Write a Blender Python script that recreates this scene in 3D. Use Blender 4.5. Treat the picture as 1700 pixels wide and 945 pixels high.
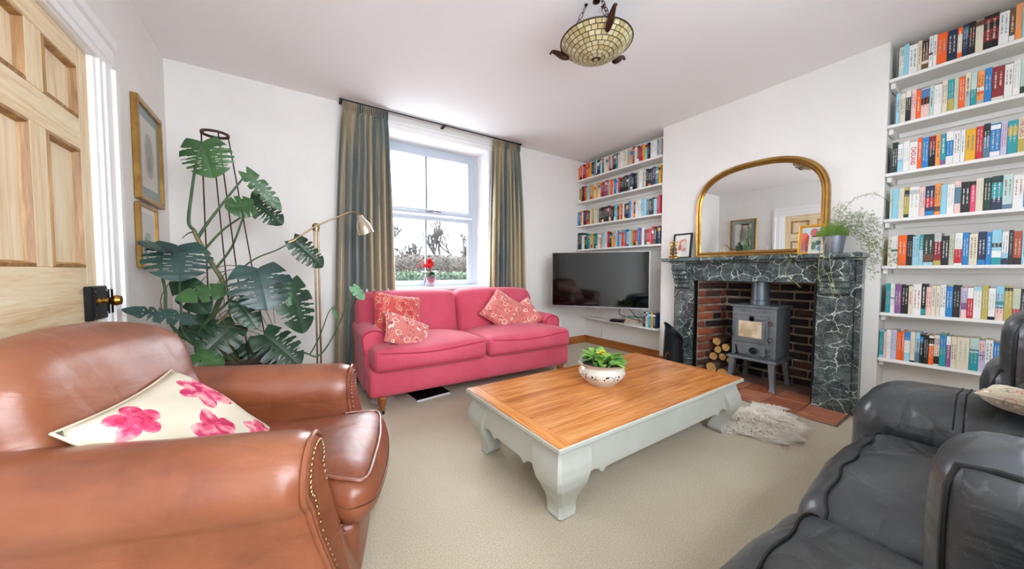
import bpy, bmesh, math, random
from mathutils import Vector, Matrix, noise
SC = bpy.context.scene
COL = SC.collection
for _o in list(bpy.data.objects):
    bpy.data.objects.remove(_o, do_unlink=True)
PI = math.pi
random.seed(7)

# ------------------------------------------------------------------ camera
cam_d = bpy.data.cameras.new('camera')
cam_d.sensor_width = 36.0
cam_d.lens = 36.0 * 560.0 / 1700.0
cam_d.clip_start = 0.02
cam = bpy.data.objects.new('camera', cam_d)
COL.objects.link(cam)
cam.location = (0, 0, 1.06)
cam.rotation_euler = (math.radians(90 - 2.3), 0, math.radians(-33.7))
SC.camera = cam

# ------------------------------------------------------------------ light
w = bpy.data.worlds.new('overcast_sky')
SC.world = w
w.use_nodes = True
bg = w.node_tree.nodes['Background']
bg.inputs[0].default_value = (0.965, 0.985, 1.045, 1)
bg.inputs[1].default_value = 6.0
SC.view_settings.view_transform = 'Standard'
SC.view_settings.look = 'None'
SC.view_settings.exposure = 1.50
SC.view_settings.gamma = 1.0
SC.view_settings.use_curve_mapping = False
SC.cycles.use_denoising = True
SC.cycles.max_bounces = 10
SC.cycles.diffuse_bounces = 6
SC.cycles.glossy_bounces = 4
SC.cycles.transparent_max_bounces = 12
SC.cycles.sample_clamp_indirect = 8.0

def portal(name, loc, rot, sx, sy):
    d = bpy.data.lights.new(name, 'AREA')
    d.shape = 'RECTANGLE'
    d.size = sx
    d.size_y = sy
    d.cycles.is_portal = True
    o = bpy.data.objects.new(name, d)
    COL.objects.link(o)
    o.location = loc
    o.rotation_euler = rot
    return o
# daylight enters by the seen window and an added one behind the camera
portal('window_portal', (1.34, 3.88, 1.68), (-PI / 2, 0, 0), 1.35, 1.66)
portal('added_window_portal', (0.70, -1.07, 1.22), (PI / 2, 0, 0), 2.3, 2.32)

# room size
H, XL, YW, XB, XA, YB = 2.64, -0.73, 3.57, 3.50, 3.70, -0.85

# ------------------------------------------------------------------ materials
MATS = {}
def hexc(h):
    h = h.lstrip('#')
    out = []
    for i in (0, 2, 4):
        c = int(h[i:i + 2], 16) / 255.0
        out.append(c / 12.92 if c <= 0.04045 else ((c + 0.055) / 1.055) ** 2.4)
    return (out[0], out[1], out[2], 1.0)

class NT:
    def __init__(self, name):
        self.m = bpy.data.materials.new(name)
        self.m.use_nodes = True
        self.t = self.m.node_tree
        self.b = self.t.nodes['Principled BSDF']
        MATS[name] = self.m
    def n(self, typ, **kw):
        nd = self.t.nodes.new(typ)
        for k, v in kw.items():
            setattr(nd, k, v)
        return nd
    def l(self, a, b):
        self.t.links.new(a, b)
    def coords(self, scale=(1, 1, 1), kind='Object', rot=(0, 0, 0), loc=(0, 0, 0)):
        tc = self.n('ShaderNodeTexCoord')
        mp = self.n('ShaderNodeMapping')
        mp.inputs['Scale'].default_value = scale
        mp.inputs['Rotation'].default_value = rot
        mp.inputs['Location'].default_value = loc
        self.l(tc.outputs[kind], mp.inputs[0])
        return mp.outputs[0]
    def noise(self, vec, scale, detail=4, rough=0.55, dist=0.0):
        nz = self.n('ShaderNodeTexNoise')
        nz.inputs['Scale'].default_value = scale
        nz.inputs['Detail'].default_value = detail
        nz.inputs['Roughness'].default_value = rough
        nz.inputs['Distortion'].default_value = dist
        self.l(vec, nz.inputs['Vector'])
        return nz
    def ramp(self, fac, stops, interp='LINEAR'):
        r = self.n('ShaderNodeValToRGB')
        r.color_ramp.interpolation = interp
        while len(r.color_ramp.elements) < len(stops):
            r.color_ramp.elements.new(0.5)
        for e, (p, c) in zip(r.color_ramp.elements, stops):
            e.position = p
            e.color = hexc(c) if isinstance(c, str) else c
        self.l(fac, r.inputs[0])
        return r.outputs[0]
    def mix(self, fac, a, b, blend='MIX'):
        mx = self.n('ShaderNodeMix', data_type='RGBA', blend_type=blend)
        for sock, v in ((mx.inputs[0], fac), (mx.inputs[6], a), (mx.inputs[7], b)):
            if isinstance(v, (int, float)):
                sock.default_value = v
            elif isinstance(v, str):
                sock.default_value = hexc(v)
            elif isinstance(v, tuple):
                sock.default_value = v
            else:
                self.l(v, sock)
        return mx.outputs[2]
    def math(self, op, a, b=None, c=None):
        m = self.n('ShaderNodeMath', operation=op)
        for i, v in enumerate((a, b, c)):
            if v is None:
                continue
            if isinstance(v, (int, float)):
                m.inputs[i].default_value = v
            else:
                self.l(v, m.inputs[i])
        return m.outputs[0]
    def bump(self, height, strength=0.3, dist=0.01, prev=None):
        b = self.n('ShaderNodeBump')
        b.inputs['Strength'].default_value = strength
        b.inputs['Distance'].default_value = dist
        self.l(height, b.inputs['Height'])
        if prev is not None:
            self.l(prev, b.inputs['Normal'])
        self.l(b.outputs[0], self.b.inputs['Normal'])
        return b.outputs[0]
    def set(self, col=None, rough=None, metal=None, spec=None, coat=None, sheen=None, trans=None):
        b = self.b
        if col is not None:
            if isinstance(col, str):
                b.inputs['Base Color'].default_value = hexc(col)
            elif isinstance(col, tuple):
                b.inputs['Base Color'].default_value = col
            else:
                self.l(col, b.inputs['Base Color'])
        for k, v in (('Roughness', rough), ('Metallic', metal), ('Specular IOR Level', spec), ('Coat Weight', coat), ('Sheen Weight', sheen), ('Transmission Weight', trans)):
            if v is not None:
                if isinstance(v, (int, float)):
                    b.inputs[k].default_value = v
                else:
                    self.l(v, b.inputs[k])
        return self.m

def mat(name, col, rough=0.5, metal=0.0, col2=None, nscale=6.0, stretch=(1, 1, 1), bump=0.0, bscale=60.0, bdist=0.004, spec=0.5, coat=None, sheen=None, rampr=(0.35, 0.65)):
    if name in MATS:
        return MATS[name]
    t = NT(name)
    c = col
    if col2 is not None:
        v = t.coords(stretch)
        nz = t.noise(v, nscale, 5)
        c = t.ramp(nz.outputs[0], [(rampr[0], col), (rampr[1], col2)])
    t.set(c, rough, metal, spec, coat, sheen)
    if bump:
        v2 = t.coords(stretch)
        nb = t.noise(v2, bscale, 4)
        t.bump(nb.outputs[0], bump, bdist)
    return t.m

def leather(name, c1, c2, c3, rough=0.38, crease=14.0, bump=0.35, coat=0.2, ridge=0.0):
    t = NT(name)
    v = t.coords()
    n1 = t.noise(v, 3.2, 6, 0.6, 0.4)
    col = t.ramp(n1.outputs[0], [(0.28, c1), (0.52, c2), (0.75, c3)])
    n3 = t.noise(v, 2.0, 3)
    r = t.ramp(n3.outputs[0], [(0.3, (rough - .1,) * 3 + (1,)), (0.7, (rough + .12,) * 3 + (1,))])
    if ridge > .2:
        sv = t.coords((1, 7, 4), rot=(0, 0, .9))
        sn = t.noise(sv, 6, 5, .65, .8)
        col = t.mix(t.math('MULTIPLY', t.ramp(sn.outputs[0], [(.6, (0, 0, 0, 1)), (.72, (1, 1, 1, 1))]), .3), col, '#8a8e92')
    t.set(col, r, 0, 0.5, coat)
    t.b.inputs['Coat Roughness'].default_value = 0.3
    vo = t.n('ShaderNodeTexVoronoi', feature='DISTANCE_TO_EDGE')
    vo.inputs['Scale'].default_value = 260
    t.l(v, vo.inputs['Vector'])
    b1 = t.bump(vo.outputs[0], 0.12, 0.002)
    ns = t.coords((1, 1, 2.2))
    n2 = t.noise(ns, crease * 0.45, 3, 0.45, 1.1)
    b2 = t.bump(n2.outputs[0], bump, 0.022, b1)
    if ridge:
        rv = t.coords((1, 2.0, 1), rot=(0, 0, .6))
        rn = t.noise(rv, 3.4, 2, .4, .7)
        rd = t.math('ABSOLUTE', t.math('SUBTRACT', rn.outputs[0], .5))
        t.bump(t.math('MINIMUM', t.math('MULTIPLY', rd, 9), 1), ridge, 0.012, b2)
    return t.m

def wood(name, c1, c2, c3, axis='Y', scale=1.0, rough=0.45, knots=0.0, coat=None):
    t = NT(name)
    st = {'X': (0.35, 6, 6), 'Y': (6, 0.35, 6), 'Z': (6, 6, 0.35)}[axis]
    st = tuple(s * scale for s in st)
    v = t.coords(st)
    n1 = t.noise(v, 3.0, 6, 0.6, 0.8)
    wv = t.n('ShaderNodeTexNoise')
    wv.inputs['Scale'].default_value = 11
    wv.inputs['Detail'].default_value = 5
    wv.inputs['Distortion'].default_value = 1.5
    t.l(v, wv.inputs['Vector'])
    f = t.math('ADD', t.math('MULTIPLY', n1.outputs[0], 0.6), t.math('MULTIPLY', wv.outputs[0], 0.4))
    col = t.ramp(f, [(0.36, c1), (0.5, c2), (0.64, c3)])
    if knots:
        kv = t.coords({'X': (1.2, 3, 3), 'Y': (3, 1.2, 3), 'Z': (3, 3, 1.2)}[axis])
        vo = t.n('ShaderNodeTexVoronoi')
        vo.inputs['Scale'].default_value = 1.7
        t.l(kv, vo.inputs['Vector'])
        k = t.ramp(vo.outputs['Distance'], [(0.03, (1, 1, 1, 1)), (0.11, (0, 0, 0, 1))])
        col = t.mix(t.math('MULTIPLY', k, knots), col, c1)
        col = t.mix(t.math('MULTIPLY', k, knots * .6), col, '#5a3418')
    t.set(col, rough, 0, 0.5, coat)
    t.bump(wv.outputs[0], 0.12, 0.003)
    return t.m

def marble(name):
    t = NT(name)
    v = t.coords()
    nz = t.noise(v, 5, 4, 0.6)
    mx = t.n('ShaderNodeVectorMath', operation='MULTIPLY_ADD')
    t.l(nz.outputs['Color'], mx.inputs[0])
    mx.inputs[1].default_value = (0.16, 0.16, 0.16)
    t.l(v, mx.inputs[2])
    vo = t.n('ShaderNodeTexVoronoi', feature='DISTANCE_TO_EDGE')
    vo.inputs['Scale'].default_value = 8.5
    t.l(mx.outputs[0], vo.inputs['Vector'])
    n2 = t.noise(v, 11, 4)
    wdt = t.math('MULTIPLY_ADD', n2.outputs[0], 0.09, -0.032)
    line = t.math('LESS_THAN', vo.outputs[0], wdt)
    vo2 = t.n('ShaderNodeTexVoronoi', feature='DISTANCE_TO_EDGE')
    vo2.inputs['Scale'].default_value = 24
    t.l(mx.outputs[0], vo2.inputs['Vector'])
    l2 = t.math('MULTIPLY', t.math('LESS_THAN', vo2.outputs[0], 0.014), 0.35)
    n3 = t.noise(v, 7, 6, 0.65)
    base = t.ramp(n3.outputs[0], [(0.3, '#181f22'), (0.5, '#3d4849'), (0.68, '#6c7874')])
    c = t.mix(t.math('MAXIMUM', t.math('MULTIPLY', line, 0.8), l2), base, '#c9d2c6')
    t.set(c, 0.22, 0, 0.5)
    return t.m

def carpet():
    t = NT('carpet')
    v = t.coords()
    n1 = t.noise(v, 2.2, 4)
    n2 = t.noise(v, 160, 3, 0.7)
    a = t.ramp(n1.outputs[0], [(0.3, '#d3c6a8'), (0.7, '#e0d5bc')])
    c = t.mix(t.ramp(n2.outputs[0], [(0.35, (0, 0, 0, 1)), (0.7, (1, 1, 1, 1))]), '#a39680', a)
    c = t.mix(0.7, a, c)
    t.set(c, 0.95, 0, 0.1, None, 0.2)
    n4 = t.noise(v, 300, 2, 0.7)
    t.bump(n4.outputs[0], 0.55, 0.006)
    return t.m

def glass_mat(name, tint=(0.97, 0.99, 1.0, 1), gloss=0.07):
    t = NT(name)
    tr = t.n('ShaderNodeBsdfTransparent')
    tr.inputs[0].default_value = tint
    gl = t.n('ShaderNodeBsdfGlossy')
    gl.inputs['Roughness'].default_value = 0.02
    ms = t.n('ShaderNodeMixShader')
    ms.inputs[0].default_value = gloss
    t.l(tr.outputs[0], ms.inputs[1])
    t.l(gl.outputs[0], ms.inputs[2])
    t.l(ms.outputs[0], t.t.nodes['Material Output'].inputs[0])
    return t.m

# ------------------------------------------------------------------ mesh helpers
def wmat(o):
    m = o.matrix_basis.copy()
    while o.parent:
        o = o.parent
        m = o.matrix_basis @ m
    return m

def link(name, me, m=None, parent=None):
    o = bpy.data.objects.new(name, me)
    COL.objects.link(o)
    if m is not None:
        me.materials.append(m)
    if parent is not None:
        o.parent = parent
    return o

def dense(r, h, k=3, mid=4):
    r = min(r, h * 0.98)
    a = [h - r + r * math.sin(i / k * PI / 2) for i in range(k + 1)]
    c = [-(h - r) + 2 * (h - r) * i / mid for i in range(mid + 1)]
    return [-x for x in reversed(a[1:])] + c + a[1:]

class M:
    """collects shapes of ONE piece, then links them as one mesh object"""
    def __init__(self):
        self.v = []
        self.f = []
    def add(self, vs, fs):
        k = len(self.v)
        self.v += [Vector(p) for p in vs]
        self.f += [tuple(i + k for i in f) for f in fs]
        return self
    def box(self, x0, x1, y0, y1, z0, z1):
        vs = [(x, y, z) for x in (x0, x1) for y in (y0, y1) for z in (z0, z1)]
        return self.add(vs, [(0, 1, 3, 2), (4, 6, 7, 5), (0, 4, 5, 1), (2, 3, 7, 6), (0, 2, 6, 4), (1, 5, 7, 3)])
    def prism(self, poly, axis, a, b):
        """poly = 2D outline; axis 'x': (y,z), 'y': (x,z), 'z': (x,y)"""
        def P(p, t):
            return {'x': (t, p[0], p[1]), 'y': (p[0], t, p[1]), 'z': (p[0], p[1], t)}[axis]
        n = len(poly)
        vs = [P(p, a) for p in poly] + [P(p, b) for p in poly]
        fs = [tuple(range(n - 1, -1, -1)), tuple(range(n, 2 * n))]
        fs += [(i, (i + 1) % n, (i + 1) % n + n, i + n) for i in range(n)]
        return self.add(vs, fs)
    def lathe(self, prof, n=24, c=(0, 0, 0), axis='z', cap=True):
        vs, fs = [], []
        for r, z in prof:
            for i in range(n):
                a = 2 * PI * i / n
                p = (r * math.cos(a), r * math.sin(a), z)
                if axis == 'x':
                    p = (p[2], p[0], p[1])
                elif axis == 'y':
                    p = (p[1], p[2], p[0])
                vs.append((p[0] + c[0], p[1] + c[1], p[2] + c[2]))
        for j in range(len(prof) - 1):
            for i in range(n):
                k = (i + 1) % n
                fs.append((j * n + i, j * n + k, (j + 1) * n + k, (j + 1) * n + i))
        if cap:
            if prof[0][0] > 1e-5:
                fs.append(tuple(range(n - 1, -1, -1)))
            if prof[-1][0] > 1e-5:
                fs.append(tuple(range((len(prof) - 1) * n, len(prof) * n)))
        return self.add(vs, fs)
    def tube(self, pts, r, n=8, closed=False):
        pts = [Vector(p) for p in pts]
        m = len(pts)
        rs = list(r) if isinstance(r, (list, tuple)) else [r] * m
        vs, fs = [], []
        up = None
        for i, p in enumerate(pts):
            if closed:
                t = pts[(i + 1) % m] - pts[i - 1]
            else:
                t = pts[min(i + 1, m - 1)] - pts[max(i - 1, 0)]
            if t.length < 1e-9:
                t = Vector((0, 0, 1))
            t.normalize()
            if up is None:
                up = Vector((0, 0, 1)) if abs(t.z) < 0.9 else Vector((1, 0, 0))
            s = t.cross(up)
            if s.length < 1e-6:
                s = t.orthogonal()
            s.normalize()
            u = s.cross(t)
            up = u
            for k in range(n):
                a = 2 * PI * k / n
                vs.append(p + (s * math.cos(a) + u * math.sin(a)) * rs[i])
        for i in range(m if closed else m - 1):
            j = (i + 1) % m
            for k in range(n):
                q = (k + 1) % n
                fs.append((i * n + k, i * n + q, j * n + q, j * n + k))
        if not closed:
            fs.append(tuple(range(n - 1, -1, -1)))
            fs.append(tuple(range((m - 1) * n, m * n)))
        return self.add(vs, fs)
    def grid(self, fn, nu, nv, cu=False, cv=False, skip=None):
        vs = [fn(i / nu, j / nv) for i in range(nu + (0 if cu else 1)) for j in range(nv + (0 if cv else 1))]
        wv = nv + (0 if cv else 1)
        wu = nu + (0 if cu else 1)
        fs = []
        for i in range(nu):
            for j in range(nv):
                if skip and skip(i, j):
                    continue
                a, b = i, (i + 1) % wu
                c, d = j, (j + 1) % wv
                fs.append((a * wv + c, b * wv + c, b * wv + d, a * wv + d))
        return self.add(vs, fs)
    def puff(self, c, s, r, bul=(0, 0, 0), warp=None, mid=5, k=3):
        """upholstered block: rounded box with bulging faces"""
        h = [x / 2 for x in s]
        ax = [dense(r, hh, k, mid) for hh in h]
        idx = {}
        vs, fs = [], []
        def vert(i, j, l):
            key = (i, j, l)
            if key in idx:
                return idx[key]
            p = Vector((ax[0][i], ax[1][j], ax[2][l]))
            q = Vector([max(-(h[d] - r), min(h[d] - r, p[d])) for d in range(3)])
            d = p - q
            if d.length > 1e-9:
                d = d.normalized() * r
                p = q + d
            u = [p[d] / h[d] for d in range(3)]
            o = Vector()
            for d in range(3):
                e, g = (d + 1) % 3, (d + 2) % 3
                o[d] = bul[d] * u[d] * max(0, 1 - u[e] ** 2) * max(0, 1 - u[g] ** 2)
            p = p + o
            if warp:
                p = Vector(warp(p))
            idx[key] = len(vs)
            vs.append((p[0] + c[0], p[1] + c[1], p[2] + c[2]))
            return idx[key]
        N = [len(a) for a in ax]
        for (a, b, d) in ((0, 1, 2), (1, 2, 0), (2, 0, 1)):
            for side in (0, N[d] - 1):
                for i in range(N[a] - 1):
                    for j in range(N[b] - 1):
                        q = []
                        for (ii, jj) in ((i, j), (i + 1, j), (i + 1, j + 1), (i, j + 1)):
                            t = [0, 0, 0]
                            t[a], t[b], t[d] = ii, jj, side
                            q.append(vert(*t))
                        if side == 0:
                            q.reverse()
                        fs.append(tuple(q))
        return self.add(vs, fs)
    def xf(self, mt):
        self.v = [mt @ p for p in self.v]
        return self
    def build(self, name, m, parent=None, smooth=False, bevel=0.0, seg=1, local=False, fix=True):
        vs = self.v
        if parent is not None and not local:
            inv = wmat(parent).inverted()
            vs = [inv @ p for p in vs]
        me = bpy.data.meshes.new(name)
        me.from_pydata([tuple(p) for p in vs], [], self.f)
        if bevel or fix:
            bm = bmesh.new()
            bm.from_mesh(me)
            bmesh.ops.remove_doubles(bm, verts=bm.verts, dist=1e-6)
            if fix:
                bmesh.ops.recalc_face_normals(bm, faces=bm.faces)
            if bevel:
                es = [e for e in bm.edges if len(e.link_faces) == 2 and e.calc_face_angle(0) > 0.5]
                bmesh.ops.bevel(bm, geom=es, offset=bevel, segments=seg, affect='EDGES', profile=0.5, clamp_overlap=True)
            bm.to_mesh(me)
            bm.free()
        if smooth:
            me.shade_smooth()
            if smooth != 'all':
                me.set_sharp_from_angle(angle=math.radians(38))
        me.update()
        return link(name, me, m, parent)

def tag(o, label=None, cat=None, group=None, kind=None):
    if label:
        o['label'] = label
    if cat:
        o['category'] = cat
    if group:
        o['group'] = group
    if kind:
        o['kind'] = kind
    return o

def thing(name, label, cat, loc=(0, 0, 0), rz=0.0, group=None, kind=None):
    o = bpy.data.objects.new(name, None)
    COL.objects.link(o)
    o.empty_display_size = 0.05
    o.location = loc
    o.rotation_euler = (0, 0, rz)
    return tag(o, label, cat, group, kind)

def struct(name, label=None, loc=(0, 0, 0)):
    o = bpy.data.objects.new(name, None)
    COL.objects.link(o)
    o.empty_display_size = 0.05
    o.location = loc
    o['kind'] = 'structure'
    if label:
        o['label'] = label
    return o

def smat(o, label=None):
    o['kind'] = 'structure'
    if label:
        o['label'] = label
    return o

def bez(p, n=12):
    """Catmull-Rom through points"""
    p = [Vector(q) for q in p]
    out = []
    for i in range(len(p) - 1):
        a, b, c, d = p[max(i - 1, 0)], p[i], p[i + 1], p[min(i + 2, len(p) - 1)]
        for k in range(n):
            t = k / n
            out.append(0.5 * ((2 * b) + (c - a) * t + (2 * a - 5 * b + 4 * c - d) * t * t + (3 * b - a - 3 * c + d) * t ** 3))
    out.append(p[-1])
    return out
# ------------------------------------------------------------------ common materials
WALL = mat('wall_paint', '#ece9e4', 0.85, 0, '#e6e3de', 2.0, spec=0.2)
CEIL = mat('ceiling_paint', '#efecea', 0.9, spec=0.2)
WHITE = mat('white_gloss', '#eeecea', 0.35)
SHELFW = mat('shelf_white', '#ecebe7', 0.45)
UPVC = mat('window_white_shaded', '#bcc6d0', 0.3)  # white uPVC greyed: its backlit shade is put into the colour
BAR = mat('glazing_bar_shaded', '#848e9a', 0.35)  # darker than the frame: shade of bars seen against the sky, as colour
BRASS = mat('brass', '#b88a3c', 0.3, 1.0)
GOLD = mat('gilt', '#b8934f', 0.32, 0.8, '#96703a', 9)
IRON = mat('black_iron', '#16181a', 0.45, 0.5)
BLACK = mat('black_plastic', '#0c0d0e', 0.4)
CHROME = mat('steel', '#a9adb0', 0.25, 1.0)
SKIRT = wood('skirting_wood', '#7a3f16', '#a8642c', '#bd7c40', 'Y', 1.0, 0.4)
SKIRTX = wood('skirting_wood_x', '#7a3f16', '#a8642c', '#bd7c40', 'X', 1.0, 0.4)
PINE = wood('stripped_pine', '#d2b080', '#e4cda4', '#eedfc0', 'Z', 1.0, 0.5, 0.75)
PINEY = wood('stripped_pine_cross', '#d2b080', '#e4cda4', '#eedfc0', 'Y', 1.0, 0.5, 0.75)
PINED = wood('dark_pine_moulding', '#7a5228', '#a0743e', '#c09a60', 'Z', 1.2, 0.45)
GLASS = glass_mat('window_glass')

# ------------------------------------------------------------------ shell
smat(M().box(XL - .2, 4.2, YB - .2, YW + .3, -.12, 0).build('floor', carpet()), 'beige wool carpet covering the floor')
smat(M().box(XL - .2, 4.2, YB - .2, YW + .3, H, H + .12).build('ceiling', CEIL), 'plain white ceiling')
WX0, WX1, WZ0, WZ1 = 0.65, 2.03, 0.88, 2.49
m = M()
m.box(XL - .2, WX0, YW, YW + .3, 0, H)
m.box(WX1, 4.2, YW, YW + .3, 0, H)
m.box(WX0, WX1, YW, YW + .3, 0, WZ0)
m.box(WX0, WX1, YW, YW + .3, WZ1, H)
smat(m.build('wall_back', WALL), 'white wall around the sash window')
# left wall with the doorway
DY0, DY1, DZ = 1.606, 2.425, 2.06
m = M()
m.box(XL - .2, XL, YB - .2, DY0 - .03, 0, H)
m.box(XL - .2, XL, DY1 + .03, YW, 0, H)
m.box(XL - .2, XL, DY0 - .03, DY1 + .03, DZ + .03, H)
smat(m.build('wall_left', WALL), 'white wall with the pine door')
# alcoves and chimney breast
smat(M().box(XA, 4.2, 2.23, YW, 0, H).build('wall_alcove_television', WALL), 'white alcove wall behind the television')
smat(M().box(XA, 4.2, YB - .2, .54, 0, H).build('wall_alcove_sofa', WALL), 'white alcove wall behind the black sofa')
FY0, FY1, FZ = 0.865, 1.80, 0.97
m = M()
m.box(XB, 4.2, .54, FY0, 0, H)
m.box(XB, 4.2, FY1, 2.23, 0, H)
m.box(XB, 4.2, FY0, FY1, FZ, H)
m.box(3.96, 4.2, FY0, FY1, 0, FZ)
smat(m.build('wall_chimney_breast', WALL), 'white chimney breast around the fireplace')
# wall behind the camera; its wide window is added to brighten the room
GX0, GX1, GZ0, GZ1 = -0.45, 1.85, 0.06, 2.38
m = M()
m.box(XL - .2, GX0, YB - .2, YB, 0, H)
m.box(GX1, 4.2, YB - .2, YB, 0, H)
m.box(GX0, GX1, YB - .2, YB, 0, GZ0)
m.box(GX0, GX1, YB - .2, YB, GZ1, H)
smat(m.build('wall_front', WALL), 'white wall around the added fill-light window')
wf = struct('window_added', 'wide white window added behind the black sofa to let in fill light', ((GX0 + GX1) / 2, YB - .12, GZ0))
m = M()
m.box(GX0, GX1, YB - .16, YB - .08, GZ0, GZ0 + .06).box(GX0, GX1, YB - .16, YB - .08, GZ1 - .06, GZ1)
m.box(GX0, GX0 + .06, YB - .16, YB - .08, GZ0 + .06, GZ1 - .06).box(GX1 - .06, GX1, YB - .16, YB - .08, GZ0 + .06, GZ1 - .06)
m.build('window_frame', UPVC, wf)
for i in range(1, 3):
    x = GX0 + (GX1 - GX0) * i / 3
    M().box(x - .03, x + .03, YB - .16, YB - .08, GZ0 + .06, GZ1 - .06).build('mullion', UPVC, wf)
for i in range(3):
    a, b = GX0 + (GX1 - GX0) * i / 3 + .03, GX0 + (GX1 - GX0) * (i + 1) / 3 - .03
    M().box(max(a, GX0 + .06), min(b, GX1 - .06), YB - .125, YB - .119, GZ0 + .06, GZ1 - .06).build('pane', GLASS, wf)

# ------------------------------------------------------------------ baseboards
def skirt(name, x0, x1, y0, y1, m):
    q = M().box(x0, x1, y0, y1, 0, .085).box(x0 + .004 if x1 - x0 < .05 else x0, x1 - .004 if x1 - x0 < .05 else x1, y0 + .004 if y1 - y0 < .05 else y0, y1 - .004 if y1 - y0 < .05 else y1, .085, .105)
    return smat(q.build(name, m), 'varnished wooden skirting board')
skirt('baseboard_alcove_television', XA - .02, XA, 2.23, YW, SKIRT)
skirt('baseboard_back', XL + .02, XA - .02, YW - .02, YW, SKIRTX)
skirt('baseboard_breast_far', XB - .02, XB, 2.06, 2.25, SKIRT)
skirt('baseboard_breast_near', XB - .02, XB, .52, .61, SKIRT)
skirt('baseboard_alcove_sofa', XA - .02, XA, YB, .54, SKIRT)
skirt('baseboard_left', XL, XL + .02, 2.63, YW - .02, SKIRT)

# ------------------------------------------------------------------ window 1
win = struct('window_1', 'white two-sash window in a deep panelled reveal', (1.34, 3.77, WZ0))
FX0, FX1, FZ0, FZ1, FYW = 0.735, 1.935, 0.89, 2.45, 3.77
def frame_box(x0, x1, z0, z1, y0, y1, t, name, m, parent, bevel=.004):
    q = M()
    q.box(x0, x0 + t, y0, y1, z0, z1).box(x1 - t, x1, y0, y1, z0, z1)
    q.box(x0 + t, x1 - t, y0, y1, z0, z0 + t).box(x0 + t, x1 - t, y0, y1, z1 - t, z1)
    return q.build(name, m, parent, bevel=bevel)
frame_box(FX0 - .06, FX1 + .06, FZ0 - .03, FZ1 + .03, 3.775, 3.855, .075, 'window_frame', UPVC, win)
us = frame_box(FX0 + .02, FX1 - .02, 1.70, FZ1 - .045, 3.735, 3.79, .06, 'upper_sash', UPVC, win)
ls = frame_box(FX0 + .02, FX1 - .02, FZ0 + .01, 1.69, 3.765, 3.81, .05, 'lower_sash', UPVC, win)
M().box(FX0 + .02, FX1 - .02, 3.715, 3.74, 1.70, 1.735).build('sash_lip', UPVC, us, bevel=.004)
xm = 1.335
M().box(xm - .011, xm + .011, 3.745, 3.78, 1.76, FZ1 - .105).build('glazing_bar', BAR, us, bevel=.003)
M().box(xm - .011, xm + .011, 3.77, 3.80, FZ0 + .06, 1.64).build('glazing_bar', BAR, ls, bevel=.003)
for a, b in ((FX0 + .08, xm - .011), (xm + .011, FX1 - .08)):
    M().box(a, b, 3.760, 3.766, 1.76, FZ1 - .105).build('pane', GLASS, us)
for a, b in ((FX0 + .07, xm - .011), (xm + .011, FX1 - .07)):
    M().box(a, b, 3.784, 3.790, FZ0 + .06, 1.64).build('pane', GLASS, ls)
h = M().box(xm - .02, xm + .06, 3.705, 3.735, 1.722, 1.74).tube([(xm + .02, 3.70, 1.735), (xm + .09, 3.695, 1.738), (xm + .15, 3.70, 1.732)], .007, 6)
h.build('sash_handle', CHROME, win, True)
# splayed panelled reveals, soffit, sill and lintel trim
for sx, xw, xf in ((1, WX1, FX1 + .05), (-1, WX0, FX0 - .05)):
    d = (xf - xw) / (3.775 - YW)
    def P(y, o):
        return (xw + d * (y - YW) - sx * o, y)
    rp = M()
    rp.prism([P(YW, 0), P(3.775, 0), P(3.775, -.05), P(YW, -.012)], 'z', WZ0, WZ1).build('reveal_panel', WHITE, win)
    for z0, z1 in ((WZ0 + .06, 1.50), (1.58, WZ1 - .06)):
        f = M()
        ya, yb = YW + .025, 3.74
        for (y0, y1, a, b) in ((ya, ya + .012, z0, z1), (yb - .012, yb, z0, z1), (ya, yb, z0, z0 + .012), (ya, yb, z1 - .012, z1)):
            f.prism([P(y0, 0), P(y1, 0), P(y1, .006), P(y0, .006)], 'z', a, b)
        f.build('panel_moulding', WHITE, win)
M().prism([(YW, WZ1 - .001), (3.775, WZ1 - .035), (3.775, WZ1 + .0), (YW, WZ1 + .0)], 'x', WX0, WX1).build('soffit', WHITE, win)
M().box(WX0 - .08, WX1 + .06, 3.50, 3.79, WZ0 - .028, WZ0 + .004).build('window_sill', WHITE, win, bevel=.006)
m = M().box(WX0 - .09, WX1 + .06, YW - .022, YW + .001, WZ1, WZ1 + .085).box(WX0 - .09, WX1 + .06, YW - .035, YW, WZ1 + .06, WZ1 + .085)
m.build('lintel_trim', WHITE, win, bevel=.004)
m = M().box(WX1 + .0, WX1 + .05, YW - .018, YW, WZ0, WZ1)
m.build('side_trim', WHITE, win, bevel=.004)

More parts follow.
